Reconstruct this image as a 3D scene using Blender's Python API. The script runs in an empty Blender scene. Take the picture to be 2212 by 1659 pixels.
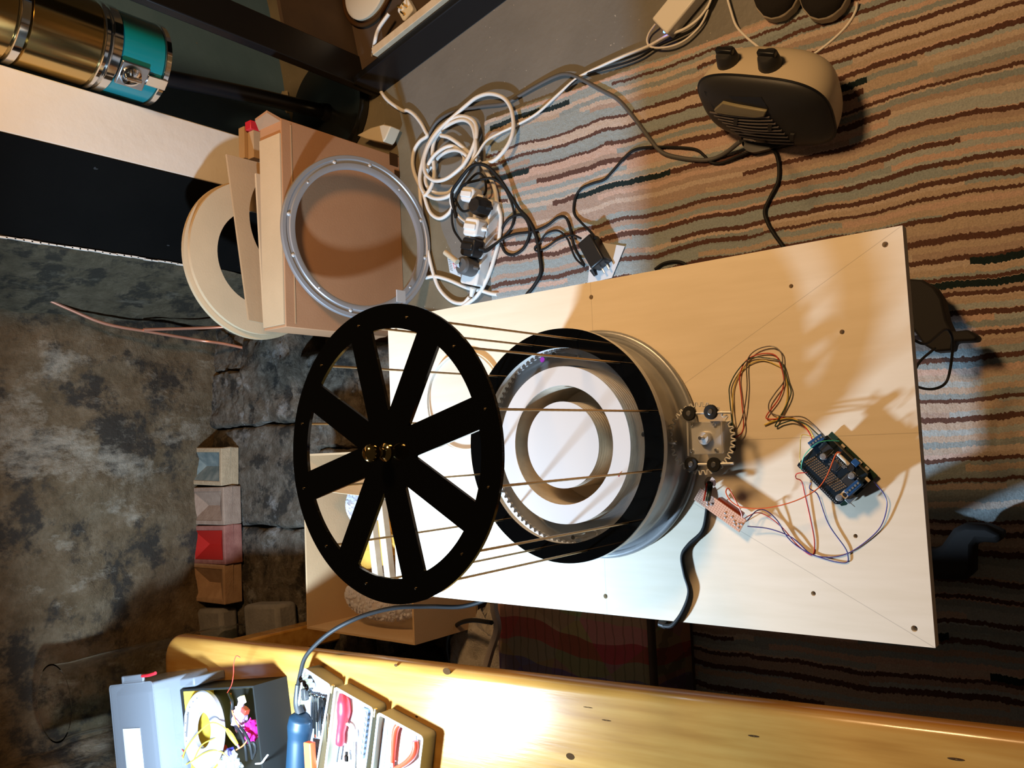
import bpy, bmesh, math, random
from math import sin, cos, pi, radians, sqrt, atan2, hypot
from mathutils import Vector as V, Matrix
import numpy as np
random.seed(7)
sc = bpy.context.scene
COL = sc.collection

# ------------------------------------------------------------------ camera
CAM = V((0, 0, 1.62)); FPX = 1837.0; CX, CY = 1106.0, 829.5
_d = V((2560 - CX, 903 - CY, FPX)).normalized()          # straight down, seen in the camera
_f = V((-1226 - CX, 1067 - CY, FPX)); _f = (_f - _d * _f.dot(_d)).normalized()
_u = -_d
_r = _f.cross(_u)
cd = bpy.data.cameras.new('camera'); cam = bpy.data.objects.new('camera', cd); COL.objects.link(cam)
cd.sensor_width = 36.0; cd.sensor_fit = 'HORIZONTAL'; cd.lens = FPX / 2212 * 36.0; cd.clip_start = .02
cam.matrix_world = Matrix(((_r[0], -_r[1], -_r[2], CAM[0]), (_f[0], -_f[1], -_f[2], CAM[1]), (_u[0], -_u[1], -_u[2], CAM[2]), (0, 0, 0, 1)))
sc.camera = cam

def ray(x, y):
    q = V((x - CX, y - CY, FPX)); return V((q.dot(_r), q.dot(_f), q.dot(_u)))
def at(x, y, z=0.0):
    r = ray(x, y); return CAM + r * ((z - CAM.z) / r.z)
def atY(x, y, Y):
    r = ray(x, y); return CAM + r * (Y / r.y)

# ------------------------------------------------------------------ light and exposure
vs = sc.view_settings
vs.view_transform = 'Standard'; vs.look = 'None'; vs.gamma = 1.0; vs.use_curve_mapping = False; vs.exposure = 0.0
wd = bpy.data.worlds.new('world'); sc.world = wd; wd.use_nodes = True
wd.node_tree.nodes['Background'].inputs[0].default_value = (1.0, .78, .55, 1); wd.node_tree.nodes['Background'].inputs[1].default_value = .02
def light(name, typ, loc, target, energy, color, **k):
    l = bpy.data.lights.new(name, typ); o = bpy.data.objects.new(name, l); COL.objects.link(o)
    l.energy = energy; l.color = color; o.location = loc
    o.rotation_euler = (V(target) - V(loc)).to_track_quat('-Z', 'Y').to_euler()
    for a, v in k.items(): setattr(l, a, v)
    return o
light('bench_lamp_light', 'SPOT', (-.56, 1.30, .94), (-.31, 1.15, -.06), 105, (.53, .75, 1.0), shadow_soft_size=.03, spot_size=radians(178), spot_blend=.3)
light('shelf_lamp_light', 'POINT', (1.10, .80, 1.95), (.35, .6, .2), 102, (1.0, .60, .27), shadow_soft_size=.16)

# ------------------------------------------------------------------ materials
M = {}
def mat(name, col, rough=.5, metal=0.0, spec=.5, var=None, bump=None, trans=0.0, ior=1.45, coat=0.0, alpha=1.0, emit=None, stretch=None):
    m = bpy.data.materials.new(name); m.use_nodes = True; nt = m.node_tree; b = nt.nodes['Principled BSDF']
    b.inputs['Base Color'].default_value = (*col, 1); b.inputs['Roughness'].default_value = rough
    b.inputs['Metallic'].default_value = metal; b.inputs['Specular IOR Level'].default_value = spec
    b.inputs['Transmission Weight'].default_value = trans; b.inputs['IOR'].default_value = ior
    b.inputs['Coat Weight'].default_value = coat; b.inputs['Alpha'].default_value = alpha
    if emit: b.inputs['Emission Color'].default_value = (*emit[:3], 1); b.inputs['Emission Strength'].default_value = emit[3]
    src = None
    if var or bump:
        tc = nt.nodes.new('ShaderNodeTexCoord'); mp = nt.nodes.new('ShaderNodeMapping')
        nt.links.new(tc.outputs['Object'], mp.inputs[0]); src = mp.outputs[0]
        if stretch: mp.inputs['Scale'].default_value = stretch
    if var:   # (scale, second colour, detail)
        n = nt.nodes.new('ShaderNodeTexNoise'); n.inputs['Scale'].default_value = var[0]; n.inputs['Detail'].default_value = var[2] if len(var) > 2 else 6
        nt.links.new(src, n.inputs['Vector'])
        r = nt.nodes.new('ShaderNodeValToRGB'); r.color_ramp.elements[0].position = .35; r.color_ramp.elements[1].position = .65
        r.color_ramp.elements[0].color = (*col, 1); r.color_ramp.elements[1].color = (*var[1], 1)
        nt.links.new(n.outputs['Fac'], r.inputs[0]); nt.links.new(r.outputs[0], b.inputs['Base Color'])
    if bump:  # (scale, strength)
        n = nt.nodes.new('ShaderNodeTexNoise'); n.inputs['Scale'].default_value = bump[0]; n.inputs['Detail'].default_value = 5
        nt.links.new(src, n.inputs['Vector'])
        u = nt.nodes.new('ShaderNodeBump'); u.inputs['Strength'].default_value = bump[1]; u.inputs['Distance'].default_value = .004
        nt.links.new(n.outputs['Fac'], u.inputs['Height']); nt.links.new(u.outputs[0], b.inputs['Normal'])
    M[name] = m; return m
class N:   # tiny node helper
    def __init__(s, m): s.nt = m.node_tree; s.b = s.nt.nodes['Principled BSDF']
    def n(s, t, **k):
        x = s.nt.nodes.new(t)
        for a, v in k.items(): setattr(x, a, v)
        return x
    def l(s, a, b): s.nt.links.new(a, b)
    def math(s, op, a, b=None, c=None):
        x = s.n('ShaderNodeMath', operation=op)
        for i, v in enumerate((a, b, c)):
            if v is None: continue
            if isinstance(v, (int, float)): x.inputs[i].default_value = v
            else: s.l(v, x.inputs[i])
        return x.outputs[0]
    def noise(s, vec, scale, detail=4, dims='3D', rough=.5):
        x = s.n('ShaderNodeTexNoise', noise_dimensions=dims); x.inputs['Roughness'].default_value = rough; x.inputs['Scale'].default_value = scale; x.inputs['Detail'].default_value = detail
        s.l(vec, x.inputs['W' if dims == '1D' else 'Vector']); return x.outputs['Fac']
    def ramp(s, fac, stops, interp='LINEAR'):
        x = s.n('ShaderNodeValToRGB'); x.color_ramp.interpolation = interp; e = x.color_ramp.elements
        while len(e) < len(stops): e.new(.5)
        for i, (p, c) in enumerate(stops): e[i].position = p; e[i].color = (*c, 1)
        s.l(fac, x.inputs[0]); return x.outputs[0]
    def mix(s, fac, a, b, mode='MIX'):
        x = s.n('ShaderNodeMix', data_type='RGBA', blend_type=mode)
        for i, v in ((0, fac), (6, a), (7, b)):
            if isinstance(v, (int, float)): x.inputs[i].default_value = v
            elif isinstance(v, tuple): x.inputs[i].default_value = (*v, 1)
            else: s.l(v, x.inputs[i])
        return x.outputs[2]
    def bump(s, h, strength, dist=.004):
        u = s.n('ShaderNodeBump'); u.inputs['Strength'].default_value = strength; u.inputs['Distance'].default_value = dist
        s.l(h, u.inputs['Height']); s.l(u.outputs[0], s.b.inputs['Normal'])

mat('white_plastic', (.82, .80, .76), .35)
mat('cream_plastic', (.62, .52, .37), .42, bump=(400, .05))
mat('dark_plastic', (.026, .025, .024), .5, bump=(500, .05))
mat('black_plastic', (.010, .010, .010), .4)
mat('black_rubber', (.010, .010, .010), .6, spec=.3)
mat('white_rubber', (.80, .76, .70), .42)
mat('grey_rubber', (.10, .095, .09), .5)
mat('gloss_black', (.0015, .0015, .0015), .06, spec=.5)
mat('brass', (.72, .48, .17), .10, 1.0)
mat('brass_rod', (.50, .36, .19), .32, 1.0)
mat('chrome', (.75, .75, .74), .10, 1.0)
mat('alu', (.70, .69, .67), .36, .5, bump=(900, .03))
mat('galvanised', (.30, .305, .31), .36, .45, var=(22, (.37, .375, .38)), bump=(60, .06))
mat('steel', (.45, .45, .45), .3, 1.0)
mat('ring_steel', (.40, .40, .41), .42, .45)
mat('acrylic_edge', (.86, .84, .78), .25, trans=.15, ior=1.3)
mat('laminate', (.52, .44, .33), .35, var=(60, (.64, .55, .42)))
mat('paper', (.62, .61, .60), .7)
mat('label_white', (.62, .62, .62), .5)
mat('cardboard', (.44, .29, .155), .8, var=(9, (.48, .315, .17)), bump=(250, .10))
mat('cardboard_brown', (.44, .225, .11), .8, var=(7, (.48, .25, .125)), bump=(250, .08))
mat('cardboard_light', (.58, .43, .26), .8, var=(12, (.62, .46, .28)), bump=(250, .08))
mat('brick_cream', (.38, .27, .16), .9, var=(60, (.32, .225, .13)), bump=(220, .5))
mat('brick_pink', (.22, .14, .095), .9, var=(45, (.27, .18, .125)), bump=(220, .4))
mat('brick_red', (.18, .055, .038), .85, var=(30, (.26, .10, .07)), bump=(220, .3))
mat('brick_orange', (.30, .17, .09), .9, var=(30, (.38, .23, .13)), bump=(220, .3))
mat('frog_glass', (.09, .12, .12), .12, var=(30, (.20, .22, .20)), coat=.4)
mat('frog_red', (.30, .010, .006), .4)
mat('grey_stone', (.17, .155, .14), .9, var=(25, (.22, .20, .18)), bump=(120, .4))
mat('copper', (.66, .30, .19), .35, .55)
mat('teal_enamel', (.005, .20, .22), .25, coat=.4)
mat('gold', (.60, .42, .17), .16, 1.0)
mat('black_wood', (.006, .006, .007), .35)
mat('brown_inside', (.055, .034, .022), .8, var=(8, (.08, .05, .03)))
mat('pale_wood', (.55, .42, .27), .6, var=(6, (.62, .49, .33)), stretch=(8, 1, 8))
mat('batten_wood', (.66, .52, .34), .6, var=(40, (.74, .60, .42)))
mat('red_plastic', (.55, .02, .03), .35)
mat('plier_red', (.62, .05, .02), .25)
mat('tool_blue', (.006, .022, .040), .45)
mat('orange_plastic', (.85, .13, .03), .45)
mat('case_beige', (.33, .28, .17), .6)
mat('case_grey', (.45, .50, .50), .5)
mat('case_dark_grey', (.16, .17, .20), .6)
mat('case_insert', (.62, .64, .66), .5)
mat('bit_blue', (.13, .17, .28), .4)
mat('box_black', (.010, .010, .009), .6, spec=.25)
mat('box_yellow', (.75, .50, .05), .5)
mat('spool_white', (.30, .285, .34), .5)
mat('pink_film', (.75, .02, .33), .2)
mat('lilac_film', (.60, .42, .72), .2)
mat('yellow_wire', (.78, .62, .04), .4)
mat('yellow_pale_wire', (.75, .55, .10), .4)
mat('red_wire', (.55, .03, .015), .4)
mat('orange_wire', (.78, .14, .045), .4)
mat('blue_wire', (.05, .04, .22), .4)
mat('green_wire', (.05, .40, .22), .4)
mat('dark_green_wire', (.012, .05, .045), .4)
mat('grey_wire', (.14, .12, .11), .4)
mat('pcb', (.007, .014, .022), .3, coat=.3)
mat('pcb_green', (.012, .035, .02), .35)
mat('pad_gold', (.62, .42, .26), .3, .7)
mat('chip', (.012, .012, .013), .5)
mat('tin', (.75, .75, .75), .3, .9)
mat('terminal_blue', (.012, .06, .17), .35)
mat('stripboard', (.62, .36, .24), .55)
mat('copper_strip', (.70, .43, .31), .5)
mat('relay_red', (.22, .03, .015), .4)
mat('beige_part', (.62, .53, .40), .4)
mat('envelope', (.62, .33, .05), .7, bump=(40, .3))
mat('magenta', (.50, .03, .42), .5)
mat('red_ink', (.75, .04, .03), .5)
mat('fur', (.34, .30, .25), 1.0, var=(60, (.25, .22, .18)), bump=(250, .8))
mat('pale_paint', (.40, .33, .27), .6, var=(30, (.46, .39, .32)))
mat('shoe_black', (.012, .009, .007), .9, bump=(600, .3))
mat('shoe_sole', (.42, .36, .28), .7, bump=(300, .2))
mat('stand_black', (.016, .014, .013), .7, spec=.3)
mat('led', (.1, .2, 1), .3, emit=(.05, .15, 1.0, 12))
mat('knot', (.06, .028, .010), .9, spec=.05)
mat('ink', (.05, .05, .055), .6)
mat('dark_dish', (.008, .009, .008), .22, coat=.3)
mat('dark_cloth', (.012, .010, .010), .9)
mat('jar_glass', (.93, .96, .95), .03, trans=1.0, ior=1.12)
mat('plaster_chip', (.36, .29, .18), .9, bump=(80, .6))

# frosted plastics and films: thin, part see-through
def film(name, col, rough, tr):
    m = bpy.data.materials.new(name); m.use_nodes = True; h = N(m)
    t = h.n('ShaderNodeBsdfTransparent'); mx = h.n('ShaderNodeMixShader'); mx.inputs[0].default_value = tr
    h.b.inputs['Base Color'].default_value = (*col, 1); h.b.inputs['Roughness'].default_value = rough
    h.l(h.b.outputs[0], mx.inputs[1]); h.l(t.outputs[0], mx.inputs[2]); h.l(mx.outputs[0], h.nt.nodes['Material Output'].inputs[0]); M[name] = m
film('frosted', (.24, .255, .28), .4, .5)
film('bubble_film', (.74, .72, .78), .12, .55)
film('acrylic', (.50, .50, .49), .05, .91)
mat('olive_plastic', (.24, .205, .115), .35)
film('clear_bag', (.55, .55, .56), .08, .72)

# pale plywood with pencilled construction lines
def board_material(cx, cy, hx, hy):
    m = mat('plywood', (.80, .70, .54), .5); h = N(m)
    tc = h.n('ShaderNodeTexCoord'); mp = h.n('ShaderNodeMapping'); mp.inputs['Scale'].default_value = (9, 1, 9)
    h.l(tc.outputs['Object'], mp.inputs[0])
    g = h.ramp(h.noise(mp.outputs[0], 9, 6), [(.3, (.82, .715, .56)), (.7, (.765, .66, .50))])
    sx = h.n('ShaderNodeSeparateXYZ'); h.l(tc.outputs['Object'], sx.inputs[0])
    ln = None; L = hypot(hx, hy)
    for a, b in ((1, 0), (0, 1), (hy / L, hx / L), (hy / L, -hx / L)):
        dd = h.math('ABSOLUTE', h.math('ADD', h.math('MULTIPLY', h.math('SUBTRACT', sx.outputs[0], cx), a), h.math('MULTIPLY', h.math('SUBTRACT', sx.outputs[1], cy), b)))
        k = h.math('LESS_THAN', dd, .00045); ln = k if ln is None else h.math('MAXIMUM', ln, k)
    col = h.mix(h.math('MULTIPLY', ln, .38), g, (.25, .21, .17))
    h.l(col, h.b.inputs['Base Color'])

def stone_material(name, a, b, c, dark, scale, light=(.42, .40, .36)):
    m = mat(name, a, .92, spec=.2); h = N(m); tc = h.n('ShaderNodeTexCoord'); v = tc.outputs['Object']
    base = h.ramp(h.noise(v, scale * 1.6, 12, rough=.72), [(.36, a), (.5, b), (.62, c)])
    blot = h.ramp(h.noise(v, scale * .6, 12, rough=.7), [(.51, (0, 0, 0)), (.58, (1, 1, 1))])
    col = h.mix(blot, base, dark)
    mp = h.n('ShaderNodeMapping'); mp.inputs['Location'].default_value = (3.1, 1.7, 5.3); mp.inputs['Scale'].default_value = (1.0, 1.0, .55); h.l(v, mp.inputs[0])
    pale = h.ramp(h.noise(mp.outputs[0], scale * .7, 12, rough=.72), [(.555, (0, 0, 0)), (.66, (1, 1, 1))])
    col = h.mix(h.math('MULTIPLY', pale, .75), col, light)
    h.l(col, h.b.inputs['Base Color'])
    h.bump(h.noise(v, scale * 6, 10, rough=.7), .9, .012)
stone_material('sooty_plaster', (.088, .058, .030), (.128, .088, .049), (.168, .122, .074), (.040, .032, .024), 9, (.33, .28, .21))
stone_material('side_stone', (.085, .064, .038), (.115, .088, .052), (.145, .11, .068), (.045, .037, .026), 16, (.20, .165, .115))
stone_material('hearth_stone', (.075, .058, .04), (.12, .096, .07), (.17, .142, .11), (.036, .031, .025), 17, (.29, .27, .245))

# painted floor, walls, rug, bench and cloth materials
def floor_material():
    m = mat('painted_floor', (.14, .125, .10), .45); h = N(m); tc = h.n('ShaderNodeTexCoord'); v = tc.outputs['Object']
    sx = h.n('ShaderNodeSeparateXYZ'); h.l(v, sx.inputs[0])
    g = h.ramp(h.noise(v, 5, 6), [(.35, (.155, .146, .128)), (.65, (.185, .174, .152))])
    o = h.ramp(h.noise(v, 7, 6), [(.35, (.15, .125, .08)), (.65, (.20, .165, .105))])
    e = h.math('ADD', h.math('ADD', sx.outputs[1], h.math('MULTIPLY', sx.outputs[0], -.35)), h.math('MULTIPLY', h.noise(v, 9, 3), .05))
    k = h.math('GREATER_THAN', e, 1.30)
    sp = h.math('GREATER_THAN', h.noise(v, 130, 1), .765)
    col = h.mix(sp, h.mix(k, g, o), (.42, .38, .32)); h.l(col, h.b.inputs['Base Color']); h.bump(h.noise(v, 60, 6), .25)
floor_material()
def wall_material(name, a, b, speck, rough=.6):
    m = mat(name, a, rough); h = N(m); tc = h.n('ShaderNodeTexCoord'); v = tc.outputs['Object']
    col = h.ramp(h.noise(v, 6, 6), [(.35, a), (.65, b)])
    if speck: col = h.mix(h.math('GREATER_THAN', h.noise(v, 45, 2), .77), col, speck)
    h.l(col, h.b.inputs['Base Color']); h.bump(h.noise(v, 30, 7), .3)
wall_material('blue_grey_wall', (.075, .155, .25), (.09, .175, .28), (.16, .17, .16))
wall_material('white_wall', (.74, .67, .58), (.79, .72, .63), None, .7)
wall_material('black_wall', (.002, .0018, .0015), (.003, .0027, .0022), (.03, .03, .03), .9); M['black_wall'].node_tree.nodes['Principled BSDF'].inputs['Specular IOR Level'].default_value = .12

def rug_material():
    m = mat('rug_pile', (.4, .3, .25), 1.0, spec=.05); h = N(m); tc = h.n('ShaderNodeTexCoord'); v = tc.outputs['Object']
    sx = h.n('ShaderNodeSeparateXYZ'); h.l(v, sx.inputs[0]); X, Y = sx.outputs[0], sx.outputs[1]
    def mp(sc_): 
        q = h.n('ShaderNodeMapping'); q.inputs['Scale'].default_value = sc_; h.l(v, q.inputs[0]); return q.outputs[0]
    wob = h.math('MULTIPLY', h.math('SUBTRACT', h.noise(mp((2.2, 5.0, 1)), 1.0, 3), .5), .045)
    jag = h.math('MULTIPLY', h.math('SUBTRACT', h.noise(mp((60, 190, 1)), 1.0, 2), .5), .010)
    x = h.math('ADD', h.math('ADD', X, wob), jag)
    def wn(a, b):
        c = h.n('ShaderNodeCombineXYZ'); h.l(a, c.inputs[0]); h.l(b, c.inputs[1])
        w = h.n('ShaderNodeTexWhiteNoise', noise_dimensions='2D'); h.l(c.outputs[0], w.inputs['Vector']); return w.outputs['Value']
    one = h.n('ShaderNodeValue'); one.outputs[0].default_value = 3.0; one = one.outputs[0]
    # soft bands
    i = h.math('FLOOR', h.math('DIVIDE', x, .0105))
    seg = h.math('FLOOR', h.math('ADD', h.math('DIVIDE', Y, .62), h.math('MULTIPLY', wn(i, one), 7)))
    k = wn(i, seg)
    pal = h.ramp(k, [(0, (.58, .40, .32)), (.16, (.28, .345, .355)), (.36, (.48, .37, .28)), (.46, (.38, .43, .43)), (.60, (.56, .45, .37)), (.72, (.24, .30, .31)), (.88, (.40, .29, .23))], 'CONSTANT')
    # fine tonal streaks within a band
    st = h.noise(mp((160, 4, 1)), 1.0, 3)
    pal = h.mix(h.math('MULTIPLY', st, .40), pal, (.38, .31, .26))
    # dark jagged lines
    jj = h.math('FLOOR', h.math('DIVIDE', x, .034))
    fr = h.math('SUBTRACT', h.math('DIVIDE', x, .034), jj)
    two = h.n('ShaderNodeValue'); two.outputs[0].default_value = 11.0; two = two.outputs[0]
    seg2 = h.math('FLOOR', h.math('ADD', h.math('DIVIDE', Y, .75), h.math('MULTIPLY', wn(jj, two), 9)))
    on = h.math('LESS_THAN', wn(jj, seg2), .86)
    off = h.math('ADD', .15, h.math('MULTIPLY', wn(jj, one), .5))
    wdt = h.math('ADD', .17, h.math('MULTIPLY', wn(seg2, jj), .17))
    ln = h.math('MULTIPLY', h.math('MULTIPLY', h.math('GREATER_THAN', fr, off), h.math('LESS_THAN', fr, h.math('ADD', off, wdt))), on)
    col = h.mix(ln, pal, (.105, .050, .036))
    # rare green-black runs
    j3 = h.math('FLOOR', h.math('DIVIDE', x, .0125)); three = h.n('ShaderNodeValue'); three.outputs[0].default_value = 23.0
    seg3 = h.math('FLOOR', h.math('ADD', h.math('DIVIDE', Y, .24), h.math('MULTIPLY', wn(j3, three.outputs[0]), 5)))
    col = h.mix(h.math('LESS_THAN', wn(seg3, j3), .016), col, (.012, .022, .022))
    tuft = h.noise(v, 330, 3)
    col = h.mix(h.math('MULTIPLY', tuft, .5), col, (.06, .045, .035), 'MULTIPLY') if False else h.mix(.35, col, h.mix(1.0, col, h.ramp(tuft, [(.3, (.45, .45, .45)), (.7, (1.25, 1.25, 1.25))]), 'MULTIPLY'))
    h.l(col, h.b.inputs['Base Color']); h.b.inputs['Sheen Weight'].default_value = .25; h.bump(tuft, .35, .004)
rug_material()

def bench_material():
    m = mat('pine', (.60, .34, .09), .22, coat=.25); h = N(m); tc = h.n('ShaderNodeTexCoord'); v = tc.outputs['Object']
    mp = h.n('ShaderNodeMapping'); mp.inputs['Scale'].default_value = (1.3, 16, 16); h.l(v, mp.inputs[0])
    g = h.ramp(h.noise(mp.outputs[0], 3.0, 9), [(.30, (.34, .155, .030)), (.5, (.43, .215, .046)), (.72, (.50, .275, .068))])
    k = h.ramp(h.noise(v, 2.3, 5), [(.35, (.86, .80, .74)), (.65, (1.05, 1.03, 1.0))])
    col = h.mix(1.0, g, k, 'MULTIPLY')
    mp2 = h.n('ShaderNodeMapping'); mp2.inputs['Scale'].default_value = (4, 90, 90); h.l(v, mp2.inputs[0])
    crack = h.math('GREATER_THAN', h.noise(mp2.outputs[0], 1.0, 4), .75)
    col = h.mix(h.math('MULTIPLY', crack, .6), col, (.12, .055, .02))
    h.l(col, h.b.inputs['Base Color']); h.bump(h.noise(mp.outputs[0], 8, 6), .10, .003)
bench_material()

def cloth_material():
    m = mat('patchwork', (.2, .15, .12), .85); h = N(m); tc = h.n('ShaderNodeTexCoord'); v = tc.outputs['Object']
    mp = h.n('ShaderNodeMapping'); mp.inputs['Rotation'].default_value = (0, 0, .2); mp.inputs['Scale'].default_value = (1, .45, 1); h.l(v, mp.inputs[0])
    sx = h.n('ShaderNodeSeparateXYZ'); h.l(mp.outputs[0], sx.inputs[0])
    band = h.math('ADD', sx.outputs[0], h.math('MULTIPLY', h.noise(v, 4, 2), .12))
    a = h.n('ShaderNodeTexWhiteNoise', noise_dimensions='1D'); h.l(h.math('FLOOR', h.math('DIVIDE', band, .036)), a.inputs['W'])
    c1 = h.ramp(a.outputs['Value'], [(0, (.48, .10, .08)), (.2, (.52, .44, .20)), (.4, (.18, .13, .24)), (.6, (.62, .34, .22)), (.8, (.36, .24, .17))], 'CONSTANT')
    vo = h.n('ShaderNodeTexVoronoi'); vo.inputs['Scale'].default_value = 9; h.l(v, vo.inputs['Vector'])
    c2 = h.mix(.35, c1, vo.outputs['Color'], 'MULTIPLY')
    sy = h.n('ShaderNodeSeparateXYZ'); h.l(v, sy.inputs[0])
    thr = h.math('LESS_THAN', h.math('FRACT', h.math('MULTIPLY', h.math('ADD', sy.outputs[1], h.math('MULTIPLY', h.noise(v, 12, 3), .03)), 48)), .16)
    h.l(h.mix(h.math('MULTIPLY', thr, .4), c2, (.05, .04, .02)), h.b.inputs['Base Color'])
cloth_material()

# ------------------------------------------------------------------ mesh helpers
class MB:
    def __init__(s): s.v = []; s.f = []
    def add(s, vs_, fs_):
        k = len(s.v); s.v += [tuple(p) for p in vs_]; s.f += [tuple(i + k for i in f) for f in fs_]; return s
    def box(s, c, size, R=None):
        h = [q / 2 for q in size]; c = V(c)
        P = [V((x * h[0], y * h[1], z * h[2])) for z in (-1, 1) for y in (-1, 1) for x in (-1, 1)]
        if R is not None: P = [R @ p for p in P]
        return s.add([c + p for p in P], [(0, 2, 3, 1), (4, 5, 7, 6), (0, 1, 5, 4), (2, 6, 7, 3), (0, 4, 6, 2), (1, 3, 7, 5)])
    def hexa(s, bottom, top):      # two matching loops
        n = len(bottom); return s.add(list(bottom) + list(top), [tuple(range(n - 1, -1, -1)), tuple(range(n, 2 * n))] + [(i, (i + 1) % n, n + (i + 1) % n, n + i) for i in range(n)])
    def prism(s, poly, z0, z1):
        a = sum(poly[i][0] * poly[(i + 1) % len(poly)][1] - poly[(i + 1) % len(poly)][0] * poly[i][1] for i in range(len(poly)))
        if a < 0: poly = poly[::-1]
        return s.hexa([(p[0], p[1], z0) for p in poly], [(p[0], p[1], z1) for p in poly])
    def cyl(s, p0, p1, r0, r1=None, seg=16, caps=True):
        r1 = r0 if r1 is None else r1; p0 = V(p0); p1 = V(p1); d = (p1 - p0).normalized()
        a = d.orthogonal().normalized(); b = d.cross(a)
        A = [p0 + (a * cos(t) + b * sin(t)) * r0 for t in [2 * pi * i / seg for i in range(seg)]]
        B = [p1 + (a * cos(t) + b * sin(t)) * r1 for t in [2 * pi * i / seg for i in range(seg)]]
        f = [(i, (i + 1) % seg, seg + (i + 1) % seg, seg + i) for i in range(seg)]
        if caps: f += [tuple(range(seg - 1, -1, -1)), tuple(range(seg, 2 * seg))]
        return s.add(A + B, f)
    def lathe(s, prof, c=(0, 0, 0), seg=48, R=None, closed=False):
        c = V(c); n = len(prof); vs_ = []
        for i in range(seg):
            t = 2 * pi * i / seg
            for r, z in prof:
                p = V((r * cos(t), r * sin(t), z)); vs_.append(c + (R @ p if R is not None else p))
        f = []
        for i in range(seg):
            j = (i + 1) % seg
            for k in range(n if closed else n - 1):
                k2 = (k + 1) % n; f.append((i * n + k, j * n + k, j * n + k2, i * n + k2))
        return s.add(vs_, f)
    def sphere(s, c, r, seg=14, sy=(1, 1, 1)):
        c = V(c); rows = seg // 2; vs_ = [c + V((0, 0, -r * sy[2]))]
        for k in range(1, rows):
            a = -pi / 2 + pi * k / rows
            for i in range(seg): vs_.append(c + V((r * cos(a) * cos(2 * pi * i / seg) * sy[0], r * cos(a) * sin(2 * pi * i / seg) * sy[1], r * sin(a) * sy[2])))
        vs_.append(c + V((0, 0, r * sy[2]))); f = []; e = len(vs_) - 1
        for i in range(seg):
            j = (i + 1) % seg; f.append((0, 1 + j, 1 + i)); f.append((e, e - seg + i, e - seg + j))
            for k in range(rows - 2): a = 1 + k * seg; f.append((a + i, a + j, a + seg + j, a + seg + i))
        return s.add(vs_, f)
    def tube(s, pts, r, seg=8, sub=6, closed=False):
        P = smooth(pts, sub, closed) if sub else [V(p) for p in pts]; n = len(P)
        rr = r if callable(r) else (lambda t: r)
        d = (P[1] - P[0]).normalized(); a = d.orthogonal().normalized(); vs_ = []
        for i in range(n):
            q = (P[min(i + 1, n - 1)] - P[max(i - 1, 0)])
            if q.length > 1e-9: d = q.normalized()
            a = (a - d * a.dot(d))
            a = a.normalized() if a.length > 1e-6 else d.orthogonal().normalized()
            b = d.cross(a); R_ = rr(i / (n - 1))
            vs_ += [P[i] + (a * cos(2 * pi * k / seg) + b * sin(2 * pi * k / seg)) * R_ for k in range(seg)]
        f = [(i * seg + k, i * seg + (k + 1) % seg, (i + 1) * seg + (k + 1) % seg, (i + 1) * seg + k) for i in range(n - 1) for k in range(seg)]
        f += [tuple(range(seg - 1, -1, -1)), tuple(range((n - 1) * seg, n * seg))]
        return s.add(vs_, f)
    def plate(s, outer, holes, z0, z1):
        bm = bmesh.new()
        for L in [outer] + list(holes):
            vv = [bm.verts.new((p[0], p[1], 0)) for p in L]
            for i in range(len(vv)): bm.edges.new((vv[i], vv[(i + 1) % len(vv)]))
        bmesh.ops.triangle_fill(bm, use_beauty=True, use_dissolve=False, edges=bm.edges[:])
        bmesh.ops.recalc_face_normals(bm, faces=bm.faces[:])
        bm.verts.index_update(); vs_ = [v.co.copy() for v in bm.verts]; n = len(vs_)
        tri = []
        for f in bm.faces:
            t = [v.index for v in f.verts]; tri.append(t if f.normal.z > 0 else t[::-1])
        bm.free()
        s.add([(p.x, p.y, z1) for p in vs_] + [(p.x, p.y, z0) for p in vs_], [tuple(t) for t in tri] + [tuple(i + n for i in t[::-1]) for t in tri])
        for q, L in enumerate([outer] + list(holes)):
            a = sum(L[i][0] * L[(i + 1) % len(L)][1] - L[(i + 1) % len(L)][0] * L[i][1] for i in range(len(L)))
            if (a < 0) == (q == 0): L = L[::-1]
            m = len(L); s.add([(p[0], p[1], z0) for p in L] + [(p[0], p[1], z1) for p in L], [(i, (i + 1) % m, m + (i + 1) % m, m + i) for i in range(m)])
        return s
def smooth(pts, sub=6, closed=False):
    P = [V(p) for p in pts]; n = len(P); out = []
    if n < 3: return P
    g = (lambda i: P[i % n]) if closed else (lambda i: P[0] * 2 - P[1] if i < 0 else (P[-1] * 2 - P[-2] if i >= n else P[i]))
    for i in range(n if closed else n - 1):
        a, b, c, d = g(i - 1), g(i), g(i + 1), g(i + 2)
        for k in range(sub):
            t = k / sub; out.append(.5 * ((2 * b) + (c - a) * t + (2 * a - 5 * b + 4 * c - d) * t * t + (3 * b - a - 3 * c + d) * t ** 3))
    out.append(P[0].copy() if closed else P[-1].copy()); return out
def circle(cx, cy, r, n=48, a0=0): return [(cx + r * cos(a0 + 2 * pi * i / n), cy + r * sin(a0 + 2 * pi * i / n)) for i in range(n)]
def rrect(hx, hy, r, k=5, c=(0, 0)):
    o = []
    for sx, sy, a in ((1, 1, 0), (-1, 1, pi / 2), (-1, -1, pi), (1, -1, 1.5 * pi)):
        for i in range(k + 1):
            t = a + pi / 2 * i / k; o.append((c[0] + sx * (hx - r) + r * cos(t), c[1] + sy * (hy - r) + r * sin(t)))
    return o
WM = {}
def put(o, parent, W):
    COL.objects.link(o); o.matrix_basis = W; WM[o.name] = W
    if parent is not None: o.parent = parent; o.matrix_parent_inverse = WM[parent.name].inverted()
    return o
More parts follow.
